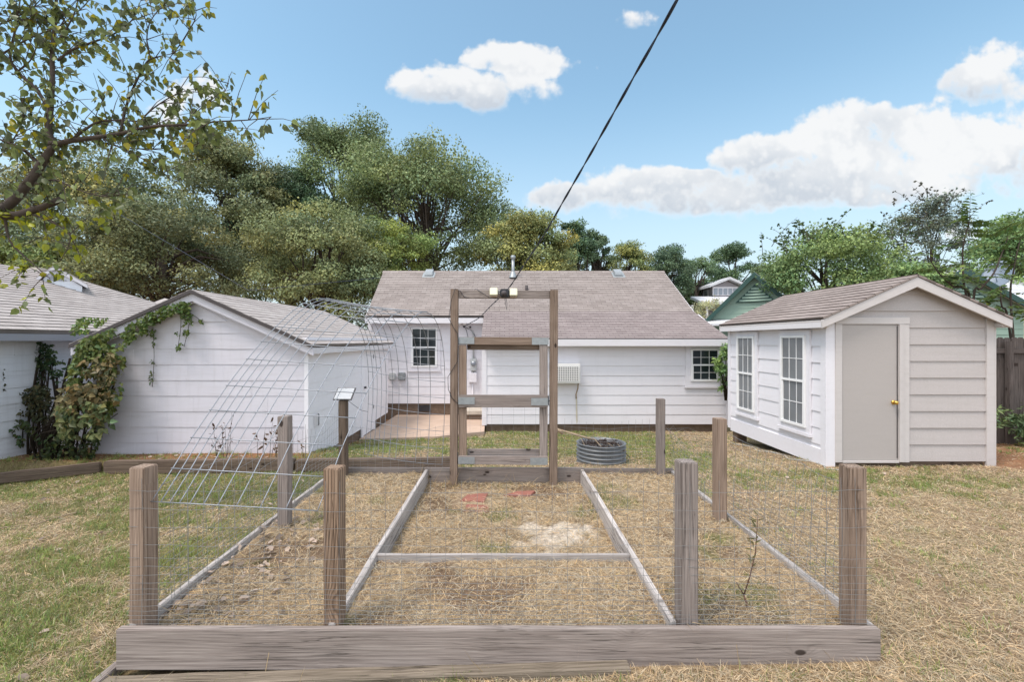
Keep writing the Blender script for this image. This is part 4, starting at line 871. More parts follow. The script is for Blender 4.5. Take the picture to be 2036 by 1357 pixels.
# ---------------- wire fence round the bed ----------------
wf = thing('wire_fence', (0,4,H-1.5), 'thin galvanized wire mesh fence stapled to the posts round the raised bed', 'wire fence')
def mesh_span(a, b, z0a, z0b, hgt, step=.085, bulge=.0, seed=0, sag=.0, curl=0, name='wire_panel'):
    r = random.Random(seed); a, b = Vector((*a, 0)), Vector((*b, 0)); L = (b-a).length; U = (b-a)/L; Nn = Vector((U.y, -U.x, 0)); m = MB()
    hs_ = [h for h in (0,.025,.05,.075,.10,.13,.16,.19,.225,.265,.31,.36,.43,.53,.63,.73,.81) if h <= hgt]
    def P(s, h):
        h = max(h, 0); f = s/L; z0 = z0a+(z0b-z0a)*f; w = math.sin(math.pi*f)
        p = a+U*s+Nn*(bulge*w*(h/hgt)**1.3 + .006*math.sin(s*9+h*7+seed)); z = z0+h-sag*w*(h/hgt)**2*(.7+.3*math.sin(s*6+seed))
        if curl and h > hgt*.6: p = p+Nn*curl*((h-hgt*.6)/hgt)*(1+.5*math.sin(s*5)); z -= abs(curl)*.35*((h-hgt*.6)/hgt)
        return V(p.x, p.y, z)
    n = max(4, int(L/.11))
    for h in hs_: m.tube([P(L*i/n, h + (.004*math.sin(i*1.7+h*40) if 0 < i < n else 0)) for i in range(n+1)], .00115 if h < hgt-.05 else .0015, 4, False)
    k = int(L/step)
    for i in range(1, k+1):
        s = L*i/(k+1)+r.uniform(-.004,.004); m.tube([P(s, hgt*j/7) for j in range(8)],   .00115, 4, False)
    return m.build(name, M['wire'], wf)
zf = BT+.005; zs = BT+.01
mesh_span((-2.055,2.483), (2.0,2.483), zf, zf, .80, .083, 0, 1, .03)
mesh_span((-1.95,2.58), (-1.93,3.86), zf, zs, .74, .085, -.05, 2, .05)
mesh_span((-1.93,3.95), (-1.93,5.30), zs, zs, .72, .09, .05, 3, .08)
mesh_span((-1.88,5.385), (-.64,5.40), zs, zs, .55, .09, 0, 4, .12)
mesh_span((.63,5.40), (1.80,5.39), zs, zs, .62, .09, .03, 5, .05)
mesh_span((1.95,5.34), (1.96,4.06), zs, zs, .62, .085, -.10, 6, .16, .2)
mesh_span((1.96,3.98), (1.985,2.58), zs, zf, .74, .085, -.12, 7, .10)
# loose sprung ends
m = MB(); r = random.Random(8)
for i in range(10):
    x = 1.88+.13*i; m.tube([V(1.88+.05*i,5.36,H-1.05-.02*i),V(x+.02,5.45+.02*i,H-.98-.045*i),V(x+.12,5.5+.03*i,H-1.12-.05*i),V(x+.2+.03*i,5.55+.03*i,H-1.42-.02*i)], .0011, 4)
for i in range(5): m.tube([V(1.86,5.35,H-1.05-.1*i),V(2.2,5.45,H-1.05-.085*i),V(2.75,5.62,H-1.3-.04*i)], .0011, 4)
m.build('loose_wire', M['wire'], wf)

# ---------------- wire arch (livestock panel bent into a hoop) ----------------
ctl = [(2.53,-.900,-1.965),(2.66,-.752,-1.94),(2.79,-.600,-1.917),(2.91,-.450,-1.88),(3.03,-.305,-1.846),(3.155,-.168,-1.81),(3.29,-.043,-1.78),(3.42,.072,-1.745),(3.57,.185,-1.71),(3.75,.285,-1.685),(3.96,.355,-1.66),(4.22,.385,-1.645),(4.52,.365,-1.635),(4.82,.285,-1.63),(5.08,.165,-1.63),(5.29,.0,-1.635),(5.42,-.18,-1.64),(5.50,-.38,-1.645),(5.53,-.58,-1.65),(5.53,-.78,-1.655),(5.51,-.98,-1.66),(5.47,-1.18,-1.665),(5.43,-1.36,-1.67)]
def crom(P, n):
    out = []
    for i in range(len(P)-1):
        p0, p1, p2, p3 = P[max(i-1,0)], P[i], P[i+1], P[min(i+2,len(P)-1)]
        for k in range(n):
            t_ = k/n; out.append(p1*.5*2*1 if False else .5*((2*p1)+(p2-p0)*t_+(2*p0-5*p1+4*p2-p3)*t_*t_+(3*p1-p0-3*p2+p3)*t_**3))
    return out+[P[-1]]
edge = crom([V(x, y, z) for y, z, x in ctl], 4); ne = len(edge)
def arch_pt(i, f):
    e = edge[i]; q_ = i/(ne-1); drop = .055 + .085*ss(.15,.55,q_)
    return V(e.x + .925*f, e.y, H + e.z - float(drop)*f*.925 - .02*math.sin(math.pi*f)*float(ss(.3,.5,q_)))
fr_ = [0,.056,.112,.170,.232,.315,.40,.512,.655,.81,1.0]
ar = thing('wire_arch', (-1.4,4,H-1.5), 'galvanized wire grid panel bent into a tall arch over the left bed, before the garage', 'trellis')
for f in fr_: MB().tube([arch_pt(i, f) for i in range(ne)], .0032, 6).build('long_wire', M['panelwire'], ar)
ls = [0]
for i in range(1, ne): ls.append(ls[-1]+(edge[i]-edge[i-1]).length)
for k in range(25):
    s = ls[-1]*k/24; i = min(range(ne), key=lambda j: abs(ls[j]-s))
    MB().tube([arch_pt(i, f)+V(0,-.004,.004) for f in (-.006,.25,.5,.75,1.006)], .0032, 6).build('cross_wire', M['panelwire'], ar)

# ---------------- overhead cable ----------------
yw = [-8,-3,0,1.5,3,3.6,4.32,5.1,5.89,6.8,7.9,9.4,11,12.4,13.74]
zw = np.interp(yw, [-8,-3,0,3,4.32,5.89,7.9,11,13.74], [6.6,4.6,3.33,2.24,1.82,1.347,.89,.54,.41])
cl_ = crom([V(1.791-.219*y, y, H+z) for y, z in zip(yw, zw)], 30)
oc = thing('overhead_cable', (-1.2,13.7,H+.41), 'dark twisted overhead power cable running down to the white house wall', 'cable')
for ph in (0, math.pi):
    pts = []; s = 0
    for i, p in enumerate(cl_):
        if i: s += (p-cl_[i-1]).length
        a = s*9+ph; pts.append(p+V(math.cos(a), 0, math.sin(a))*.006)
    MB().tube(pts, .0064, 6).build('strand', M['cable'], oc)
e = cl_[-1]
m = MB()
for dx in (.14,.42): m.tube([e, e+V(dx*.5,-.05,-.10), e+V(dx,.02,-.42), e+V(dx+.02,.04,-.62)], .008, 6)
m.build('drop_wire', M['cable'], oc)
m = MB(); m.tube([e+V(0,0,0),e+V(-.02,.08,0)], .03, 8); m.tube([e+V(-.2,.03,-.02),e+V(-.2,.07,-.02)], .03, 8); m.tube([e+V(.18,.03,-.02),e+V(.18,.07,-.02)], .03, 8); m.build('insulator', M['drip'], oc)
tag(MB().tube([V(-16,18,7.2),V(-9,16.0,H+1.75),V(-4.2,15.9,H+2.2)], .010, 5).build('telephone_wire', M['cable'], None, (-9,16,H+1.75)), 'thin dark wire crossing before the trees above the garage roof', 'wire')

# ---------------- fire ring with sticks ----------------
fx, fy = PX(1195,7.55), 7.55; fz = gz(fx,fy)
fp = thing('fire_ring', (fx,fy,fz), 'round corrugated steel fire ring on the grass behind the bed', 'fire ring')
R_ = 46.5*7.55/905; hgt = .325
prof = [(R_-.01,-.05)]+[(R_+.02*math.cos(i*math.pi*2/8), i/40*hgt) for i in range(41)]+[(R_-.006,hgt+.005),(R_-.02,hgt),(R_-.02,0)]
MB().lathe((fx,fy,fz), prof, 64).build('rim', M['tank'], fp)
MB().lathe((fx,fy,fz+.17), [(0.001,.05),(R_*.5,.04),(R_-.018,0)], 40).build('ash', M['ash'], fp)
r = random.Random(11); 
sp = thing('stick_pile', (fx,fy,fz+.25), 'heap of dark twigs and branches piled in the steel fire ring', 'sticks')
for k in range(3):
    m = MB()
    for i in range(75 if k == 0 else (10 if k == 1 else 7)):
        a = r.uniform(0,6.28); rr_ = R_*.86*math.sqrt(r.random()); L = r.uniform(.12,.45); b = r.uniform(0,6.28); el = r.uniform(-.05,.25) if k == 0 else r.uniform(.3,.9)
        c = V(fx+rr_*math.cos(a), fy+rr_*math.sin(a), fz+hgt-.05+r.uniform(-.04,.09)*(1-rr_/R_*.6)); d = V(math.cos(b)*math.cos(el), math.sin(b)*math.cos(el), math.sin(el))
        if k == 0 or True:
            for q_ in (-1, 1):
                e = c+d*L*.5*q_
                if math.hypot(e.x-fx, e.y-fy) > R_*.93 and k == 0: d = V(0.3*d.x, .3*d.y, .1)
        m.tube([c-d*L*.5, c+V(0,0,.015)*r.uniform(-1,1), c+d*L*.5], [r.uniform(.004,.011),.008,.003], 5)
    m.build(('twig','dead_branch','dead_branch')[k], M['ash' if k < 2 else 'stick'], sp)
m = MB(); m.tube([V(fx-R_-.34,fy-.1,fz+.56),V(fx-R_*.75,fy-.05,fz+.42),V(fx-R_*.2,fy,fz+.36)], [.014,.018,.014], 6); m.tube([V(fx-R_-.38,fy-.12,fz+.58),V(fx-R_-.26,fy-.1,fz+.49)], .028, 6); m.build('dead_branch', M['stick'], sp)

# ---------------- timbers edging the raised strip by the garage ----------------
o = board('landscape_timber', (-6.05,6.92,H-1.935), (-3.2,6.95,H-1.905), .13, .20, M['dark'], None, seed=51, warp=.006, bevel=.015); tag(o, 'mossy dark timber lying along the foot of the garage front', 'timber', 'timbers edging the lawn by the garage')
o = board('landscape_timber', (-3.17,6.94,H-1.905), (-.75,6.98,H-1.88), .13, .18, M['dark'], None, seed=52, warp=.006, bevel=.015); tag(o, 'dark timber lying behind the wire arch, right of the garage corner', 'timber', 'timbers edging the lawn by the garage')
o = board('landscape_timber', (-6.14,6.93,H-1.935), (-7.6,6.03,H-1.93), .12, .15, M['dark'], None, seed=53, warp=.006, bevel=.015); tag(o, 'old timber angled across the lawn to the left edge, before the neighbour wall', 'timber', 'timbers edging the lawn by the garage')

# ---------------- pavers, stray sticks, dead leaves ----------------
for i, (pts, lab) in enumerate(((((915,996),(962,999),(971,980),(929,984)), 'bright red square paver nearest the left gate post'),
                 (((919,1018),(974,1019),(971,1005),(928,1003)), 'dull pinkish red paver half buried in straw, the nearest one to the front'),
                 (((1001,985),(1053,986),(1065,976),(1030,977)), 'narrow red paver half covered by straw in the middle of the gateway'))):
    m = MB(); P = []
    for px, py in pts:
        z = H-1.685; Y = F*(H-z)/(py-CY); P.append(V(PX(px,Y), Y, z))
    m.prism(P, (0,0,-.05)); o = m.build('paver', M['paver'], None, P[0], bevel=.004); tag(o, lab, 'paver', 'red pavers by the gate')
def stick(pts, r, mat, lab, nm='stick', cat='stick'):
    Q = []
    for px, py in pts:
        Y = 4.0
        for _ in range(12): Y = F*(H-(gz(PX(px,Y),Y)+.02))/(py-CY)
        Q.append(V(PX(px,Y), Y, gz(PX(px,Y),Y)+.02))
    tag(MB().tube(crom(Q,3), r, 6).build(nm, M[mat], None, Q[0]), lab, cat)
stick(((-30,1055),(30,1047),(75,1042),(110,1030),(165,1017)), .007, 'stick', 'long bare stick lying in the grass at the left edge')
stick(((178,1063),(200,1061),(225,1057)), .004, 'stick', 'short pale stick in the left lawn behind the front left post')
# bare forked seedling in the right bed
m = MB(); X0, Y0 = PX(1491,2.72), 2.72; zb = float(soil_z(X0,Y0))
Q = lambda px, py: V(PX(px,Y0)+0, Y0, PZ(py,Y0))
sd2 = thing('dead_seedling', (X0,Y0,zb), 'bare forked dead seedling standing in the right bed between the front posts', 'plant')
m.tube([V(X0,Y0,zb-.05),Q(1487,1210),Q(1479,1184)], [.006,.0055,.005], 6); m.tube([Q(1479,1184),Q(1468,1166),Q(1464,1158)], [.004,.003,.0015], 5); m.tube([Q(1479,1184),Q(1490,1150),Q(1502,1100),Q(1506,1040),Q(1508,1025)], [.0045,.004,.0032,.002,.001], 5)
m.build('stem', M['deadstem'], sd2)
n = 30; f = RNG.random(n); C = np.array([list(Q(1490+18*a, 1150-125*a)) for a in f]); D = RNG.normal(size=(n,3))*[1,1,.4]+[0,0,.7]
cards('leaf', M['leaf_near'], sd2, C, D, RNG.normal(size=(n,3)), .05, np.array([.16,.15,.06])*RNG.uniform(.7,1.4,(n,1)), LEAF_L, None, .025)
# weeds at the garage foot
wd = thing('dead_weeds', (-3.9,7.2,H-1.9), 'tall dry brown weeds standing before the garage corner behind the arch', 'weeds')
m = MB(); r = random.Random(17); lc = []; ld = []
for i in range(26):
    px = r.choice([r.uniform(420,470), r.uniform(470,640), r.uniform(520,560)]); y = r.uniform(7.05,7.35); x = PX(px,y); h_ = r.uniform(.25,.75)*(1.1 if px < 480 else .9); dx = r.uniform(-.12,.12); z0 = gz(x,y)
    p = [V(x,y,z0-.02),V(x+dx*.3,y,z0+h_*.5),V(x+dx,y+r.uniform(-.05,.05),z0+h_)]; m.tube(p, [.004,.003,.0012], 4)
    for j in range(r.randint(1,5)):
        f = r.uniform(.35,1); lc.append(p[0].lerp(p[2], f)); ld.append([r.gauss(0,1),r.gauss(0,1),r.gauss(-.2,.6)])
m.build('stem', M['ash'], wd); lc = np.array(lc); ld = np.array(ld)
cards('leaf', M['leaf'], wd, lc, ld, RNG.normal(size=lc.shape), RNG.uniform(.05,.12,len(lc)), np.array([.13,.085,.055])*RNG.uniform(.6,1.4,(len(lc),1)), LEAF_L)
# ---------------- trees beyond the houses ----------------
def crown(parent, X0, Y0, zc, rx, ry, rz, col, n, leaf, seed, ncl=46, rcf=.27, spread=.9, low=-.8, hueamp=.25, sparse=False, mat='leaf', tmpl=LEAF_Q):
    g = np.random.default_rng(seed); ncl = int(ncl*1.7); rcf *= .82
    d = g.normal(size=(ncl,3)); d /= np.linalg.norm(d, axis=1, keepdims=True); d[:,2] = np.where(d[:,2] < low, -d[:,2], d[:,2])
    rad = g.uniform(.45, spread, ncl)**.8
    cc = np.array([X0,Y0,zc]) + d*rad[:,None]*np.array([rx,ry,rz])
    rc = g.uniform(.45, 1.42, ncl)*rcf*min(rx, rz*1.25)
    tint = g.uniform(.66, 1.34, ncl); hue = g.normal(0, hueamp, ncl)
    k = g.choice(ncl, n, p=(rc**2)/np.sum(rc**2))
    e = g.normal(size=(n,3)); e /= np.linalg.norm(e, axis=1, keepdims=True)
    r = g.random(n)**(.30 if not sparse else .6)*1.0
    lump = 1 + .38*np.sin(e[:,0]*5+k)*np.cos(e[:,2]*6+k*1.3)
    P = cc[k] + e*(r*rc[k]*lump)[:,None]*np.array([1.18,1.12,.68])
    Nn = e*1.0 + np.array([0,-.15,.75]) + g.normal(size=(n,3))*.55
    D = g.normal(size=(n,3)) + np.array([0,0,-.45])
    base = np.array(col)[None,:]*tint[k][:,None]*g.uniform(.62,1.38,(n,1))
    y = np.clip(hue[k]+g.normal(0,.16,n), -.5, .8)[:,None]
    base = base*(1+y*np.array([.55,.22,-.2]))
    base = np.clip(base*2.55*np.array([1.03,1,1.15]), .004, .6)
    cards('crown', M[mat], parent, P, D, Nn, leaf*g.uniform(.6,1.3,n), base, tmpl)
    return cc, rc
def limbs(m, base, cc, r0, g, nl, trunk_h):
    top = Vector(base)+V(g.uniform(-.4,.4), 0, trunk_h)
    m.tube([Vector(base)-V(0,0,.4), Vector(base)+V(0,0,trunk_h*.5), top], [r0*1.25,r0,r0*.8], 9)
    for i in list(range(len(cc)))[:nl]:
        c = Vector(cc[i]); s = Vector(base).lerp(top, g.uniform(.38, 1.0)); mid = s.lerp(c, .5)+V(g.uniform(-.5,.5), g.uniform(-.4,.4), g.uniform(-.2,.9))
        m.tube([s, s.lerp(mid,.5)+V(0,0,.15), mid, c], [r0*.36,r0*.28,r0*.18,r0*.06], 6)
TREES = 'trees standing behind the house'
def tree(label, px, top, hwid, Y, low, col, n, leaf, seed, group=TREES, name='tree', ncl=46, rcf=.27, spread=.9, trunk=.3, nl=30, hueamp=.25, sparse=False, depth=.85, zlow=-.8):
    X0 = PX(px, Y); zt, zl = PZ(top, Y), PZ(low, Y); zc = (zt+zl)/2; rz = (zt-zl)/2/(spread+rcf*.45); rx = hwid*Y/F/(spread+rcf*.5)
    zb = gz(X0, Y)
    if Y > 36 and X0 > 10: zb += 1.5
    if Y > 22: n = int(n*1.75); leaf *= .74
    th = thing(name, (X0,Y,zb), label, 'tree', group)
    cc, rc = crown(th, X0, Y, zc, rx, rx*depth, rz, col, n, leaf, seed, ncl, rcf, spread, zlow, hueamp, sparse)
    m = MB(); limbs(m, (X0,Y,zb), cc, trunk, random.Random(seed), nl, max(1.5, zc-zb)); m.build('trunk', M['bark_far'], th)
    return th
OL = (.086,.096,.038); GR_ = (.074,.096,.036); DK = (.042,.070,.030); BR = (.105,.150,.030); BL = (.048,.075,.036); YL = (.115,.122,.038)
tree('olive tree at the far left, partly behind the near branches', 190, 300, 175, 30, 640, OL, 34000, .22, 101, ncl=70, hueamp=.3)
tree('broad dark olive tree just above the garage peak', 330, 395, 200, 25, 640, (.068,.078,.032), 32000, .17, 102, ncl=64, rcf=.24, hueamp=.25)
tree('open branching tree with yellowish crown, left of the tallest crown', 450, 252, 140, 33, 600, OL, 32000, .24, 103, ncl=56, rcf=.25, trunk=.30, nl=54)
tree('tallest tree with an airy deep green crown behind the others', 680, 212, 140, 39, 600, GR_, 36000, .25, 104, ncl=60, rcf=.25, nl=54, trunk=.36, hueamp=.12)
tree('big rounded green tree rising over the left half of the house roof', 838, 278, 196, 33, 600, GR_, 40000, .22, 105, ncl=80, rcf=.22, nl=60, trunk=.36, hueamp=.18)
tree('bright yellow green tree right behind the garage roof', 640, 400, 155, 24, 680, (.084,.098,.037), 32000, .16, 106, ncl=64, rcf=.24, hueamp=.22)
tree('low mid green tree directly behind the left gable of the house', 770, 430, 110, 27, 640, (.085,.11,.028), 20000, .17, 107, ncl=44, rcf=.25)
tree('yellowing tree behind the roof vent pipe', 1040, 420, 108, 29, 600, YL, 20000, .19, 108, ncl=44, rcf=.26, hueamp=.3)
tree('dark tree between the olive tree and the big rounded tree', 575, 330, 120, 36, 640, DK, 24000, .24, 109, ncl=42, rcf=.27, hueamp=.1)
tree('small dark tree just right of the overhead cable', 1135, 432, 55, 36, 600, DK, 9000, .20, 110, ncl=26, rcf=.30, hueamp=.1)
tree('slender blue green tree with a small separate top, right of the cable', 1182, 450, 38, 40, 600, BL, 7000, .20, 111, ncl=22, rcf=.32, hueamp=.1)
tree('low tree with a few reddish leaves behind the right roof vent', 1248, 478, 62, 40, 600, (.085,.10,.032), 11000, .19, 112, ncl=32, rcf=.28, hueamp=.32)
tree('dull green tree behind the right end of the house ridge', 1325, 482, 62, 44, 610, BL, 11000, .21, 113, ncl=32, rcf=.28, hueamp=.12)
tree('narrow green tree left of the far grey house', 1385, 500, 45, 48, 640, (.058,.085,.034), 9000, .21, 114, ncl=26, rcf=.30, hueamp=.15)
tree('rounded dark oak behind the far grey house', 1458, 473, 62, 56, 620, DK, 13000, .25, 115, ncl=34, rcf=.28, hueamp=.1, nl=24)
tree('small tree in the gap between the dark oak and the bright shrub', 1540, 505, 45, 50, 640, GR_, 8000, .22, 116, ncl=24, rcf=.30)
tree('distant low tree behind the left neighbour roof', 40, 470, 130, 26, 640, (.09,.11,.03), 18000, .18, 118, ncl=40, rcf=.28)
# far wood as one mass behind everything
g = np.random.default_rng(77); n = 42000
fx_ = g.uniform(-75, 95, n); hgt_ = 5.2+2.2*vn(fx_, fx_*0, 7, 3)+1.2*vn(fx_, fx_*0, 2.1, 5); fy_ = 66+g.uniform(-5,5,n)
P = np.stack([fx_, fy_, H-3+hgt_*g.random(n)**.7], -1)
wdm = cards('far_wood', M['leaf'], None, P, g.normal(size=(n,3))-[0,0,.3], g.normal(size=(n,3))+[0,-.4,.7], .42*g.uniform(.6,1.3,n), np.array([.055,.078,.034])*g.uniform(.6,1.4,(n,1)), LEAF_Q)
tag(wdm, 'far dark green wood closing the view behind the trees', 'wood', None, 'stuff')

# tree and shrubs right of the house
RT = 'trees and shrubs beyond the shed'
def sprays(m, C, D, base, n, L, g, up=.9, leaf=9):
    for i in range(n):
        b = Vector(base[i]); d = V(g.gauss(0,.5), g.gauss(0,.4), up+g.random()*.4).normalized(); l = L*g.uniform(.5,1.2)
        pts = [b+d*l*f+V(d.x,d.y,-.25)*l*f*f*.5 for f in (0,.35,.7,1)]
        m.tube(pts, [.012,.009,.006,.003], 4)
        for j in range(leaf):
            f = g.uniform(.15,1.02); k = min(2, int(f*3)); C.append(list(pts[k].lerp(pts[k+1], min(1,f*3-k)))); D.append([g.gauss(0,1),g.gauss(0,1),g.gauss(.1,.6)])
th = tree('bright green bushy tree with loose upright twigs rising behind the shed roof', 1655, 448, 150, 16, 640, (.078,.112,.036), 30000, .085, 121, RT, ncl=66, rcf=.24, trunk=.14, hueamp=.2, depth=.7)
m = MB(); C = []; D = []; gg = random.Random(4)
sprays(m, C, D, [(PX(gg.uniform(1530,1800),16), 16+gg.uniform(-1,1), PZ(gg.uniform(475,520),16)) for _ in range(46)], 46, 1.0, gg, .8, 15)
tw = m.build('twig', M['bark_far'], th); C = np.array(C); D = np.array(D)
cards('twig_foliage', M['leaf'], th, C, D, RNG.normal(size=C.shape), RNG.uniform(.07,.15,len(C)), np.array([.07,.11,.035])*RNG.uniform(.6,1.4,(len(C),1)), LEAF_Q)
th = tree('tall thin-leaved dark tree standing against the clouds behind the shed', 1852, 375, 92, 21, 620, (.062,.075,.046), 10000, .10, 122, RT, ncl=60, rcf=.24, trunk=.08, nl=22, hueamp=.12, sparse=True)
m = MB(); C = []; D = []
sprays(m, C, D, [(PX(gg.gauss(1855,38),21), 21+gg.uniform(-1,1), PZ(gg.uniform(400,470),21)) for _ in range(40)], 40, 1.1, gg, .9, 12)
m.build('twig', M['bark_far'], th); C = np.array(C); D = np.array(D)
cards('twig_foliage', M['leaf'], th, C, D, RNG.normal(size=C.shape), RNG.uniform(.09,.17,len(C)), np.array([.10,.10,.075])*RNG.uniform(.6,1.4,(len(C),1)), LEAF_Q)
tree('bright green tree at the right edge behind the satellite dish', 2030, 425, 120, 18.5, 640, (.075,.115,.036), 20000, .105, 123, RT, ncl=46, rcf=.26, trunk=.14, hueamp=.15)
tree('small green tree in front of the yellow and green house, left of the frond sapling', 1805, 520, 75, 13.2, 640, (.075,.112,.036), 9000, .085, 124, RT, ncl=34, rcf=.25, trunk=.06, hueamp=.15)
tree('pale dry looking shrub with bare twigs before the far grey house', 1418, 590, 52, 24, 668, (.19,.185,.085), 3000, .10, 125, RT, name='shrub', ncl=34, rcf=.24, trunk=.05, nl=34, hueamp=.35, sparse=True)

# frond sapling rising behind the shed
sp_ = thing('sapling', (PX(1900,9.6),9.9,gz(9.5,9.9)), 'tall sapling with long feathery leaflet fronds rising behind the right side of the shed roof', 'tree', RT)
m = MB(); FC = []; FD = []; FN = []; FS = []; Yq = 9.9
q = lambda px, py, dy=0: V(PX(px,Yq+dy), Yq+dy, PZ(py,Yq+dy))
root = V(PX(1925,Yq), Yq, gz(9.5,9.9))
stems = [[root, q(1923,620), q(1916,560), q(1914,500), q(1922,460), q(1930,428)],
         [root, q(1930,600), q(1895,570), q(1868,545), q(1845,510)],
         [root, q(1935,600), q(1950,575), q(1975,545), q(1990,510,.4), q(2005,470,.4)],
         [root+V(1.2,0,0), q(2010,610,.3), q(2015,540,.3), q(2030,470,.3)],
         [root+V(1.2,0,0), q(2005,640,-.3), q(1992,610,-.4), q(1988,570,-.4)]]
for s in stems: m.tube(crom(s,4), [.03-.022*i/(len(crom(s,4))-1) for i in range(len(crom(s,4)))], 6)
gg = random.Random(19)
def frond(b, d, L, npair=11, ls=.115, droop=.35, col=1):
    b = Vector(b); d = Vector(d).normalized(); pts = [b+d*L*f+V(0,0,-droop)*L*f*f for f in (0,.25,.5,.75,1)]
    m.tube(pts, [.006,.005,.004,.003,.0015], 4)
    side = d.cross(V(0,0,1)); side = side.normalized() if side.length > .1 else V(1,0,0)
    side = (side + V(gg.gauss(0,.35), gg.gauss(0,.35), gg.gauss(0,.35))).normalized()
    for j in range(npair):
        f = .18+.82*j/(npair-1); k = min(3,int(f*4)); p = pts[k].lerp(pts[k+1], min(1,f*4-k)); s_ = math.sin(math.pi*(.25+.65*f))
        for sg in (-1,1):
            FC.append(list(p)); FD.append(list(side*sg+d*.35+V(0,0,-.25)+V(gg.gauss(0,.12),gg.gauss(0,.12),gg.gauss(0,.12)))); FN.append([gg.gauss(0,.3),gg.gauss(-.2,.3),1]); FS.append(ls*s_*gg.uniform(.85,1.15))
frond(q(1926,470), (.04,0,1), 1.05, 13, .16, .05); frond(q(1926,450), (-.12,.1,1), .65, 10, .14, .2)
frond(q(1965,470), (.85,0,.42), 1.15, 14, .15, .12); frond(q(1955,460), (.75,-.2,.5), .9, 12, .14, .3)
for i in range(74):
    s = gg.choice(stems); k = gg.randint(2, len(s)-2) if len(s) > 4 else gg.randint(1, len(s)-2); p = Vector(s[k]).lerp(Vector(s[k+1]), gg.random()); a = gg.uniform(0, 6.28)
    frond(p, (math.cos(a), math.sin(a)*.8, gg.uniform(-.1,.7)), gg.uniform(.35,.85), gg.randint(7,11), .12, gg.uniform(.25,.55))
m.build('stem', M['bark_far'], sp_)
FC, FD, FN, FS = map(np.array, (FC,FD,FN,FS)); n = len(FC)
cards('frond', M['leaf_near'], sp_, FC, FD, FN, FS, np.array([.115,.175,.05])*RNG.uniform(.6,1.4,(n,1))*(1+RNG.normal(0,.12,(n,1))*np.array([1,.3,-.3])), LEAF_L, None, FS*1.9)

# shrubs by the picket fence and by the house wall
def shrub(name, label, x, y, z0, rx, ry, hgt, n, leaf, col, seed, group=None, tmpl=LEAF_L, hue=.2):
    th = thing(name, (x,y,z0), label, 'shrub', group)
    cc, rc = crown(th, x, y, z0+hgt*.55, rx, ry, hgt*.5, col, n, leaf, seed, 22, .34, .85, -.95, hue, False, 'leaf', tmpl)
    m = MB(); g = random.Random(seed)
    for i in range(14): c = Vector(cc[i]); m.tube([V(x+g.uniform(-.1,.1)*rx,y,z0-.05), V(x,y,z0).lerp(c,.55)+V(0,0,.08), c], [.012,.009,.003], 5)
    m.build('stem', M['vinewood'], th); return th
shrub('shrub', 'sparse leafy shrub growing low against the picket fence beside the shed', 8.75, 8.75, gz(8.75,8.75), .8, .15, 1.15, 1500, .10, (.06,.085,.03), 131)
shrub('shrub', 'small green shrub squeezed between the house window and the shed', PX(1443,11.6), 11.6, gz(5.6,11.6)+.9, .24, .25, 1.5, 900, .12, (.07,.115,.035), 132)
shrub('shrub', 'dark low shrub in the shade at the right edge below the fence', 10.2, 8.6, gz(10.2,8.6), .7, .3, .8, 1500, .09, (.04,.06,.022), 133)

# ---------------- vines ----------------
def in_poly(P, n, g):
    P = np.array(P, float); lo, hi = P.min(0), P.max(0); out = []
    while len(out) < n:
        x, y = lo + (hi-lo)*g.random(2); c = False; j = len(P)-1
        for i in range(len(P)):
            if (P[i,1] > y) != (P[j,1] > y) and x < (P[j,0]-P[i,0])*(y-P[i,1])/(P[j,1]-P[i,1])+P[i,0]: c = not c
            j = i
        if c: out.append((x, y))
    return np.array(out)
g = np.random.default_rng(5)
def vine_leaves(name, parent, polys, mat='leaf_near'):
    Cs, Ds, Ns, Ss, Ks = [], [], [], [], []
    for poly, n, (ya, yb), size, col in polys:
        n = int(n*2.8); size = size*.54; p = in_poly(poly, n, g); p = p[vn(p[:,0], p[:,1], 13, 7)+.35*vn(p[:,0], p[:,1], 5, 9) > .48]; n = len(p); Y = ya+(yb-ya)*g.random(n)**1.5
        Cs.append(np.stack([PX(p[:,0],Y), Y, PZ(p[:,1],Y)], -1)); Ds.append(g.normal(size=(n,3))*[.8,.3,.5]+[0,-.25,-.6]); Ns.append(g.normal(size=(n,3))*.45+[0,-.8,.5]); Ss.append(size*g.uniform(.5,1.7,n))
        b = np.array(col)*g.uniform(.55,1.45,(n,1)); Ks.append(b*(1+g.normal(0,.18,(n,1))*np.array([1,.2,-.3])))
    cards(name, M[mat], parent, *(np.concatenate(a) for a in (Cs,Ds,Ns,Ss,Ks)), LEAF_H)
vg = thing('vine', (-6.95,7.5,H-1.95), 'leafy vine with browning leaves climbing the left corner of the garage and its gable edge', 'vine')
GV = (.135,.175,.05); GB = (.19,.16,.075); GD = (.05,.07,.022); GP = (.17,.20,.085)
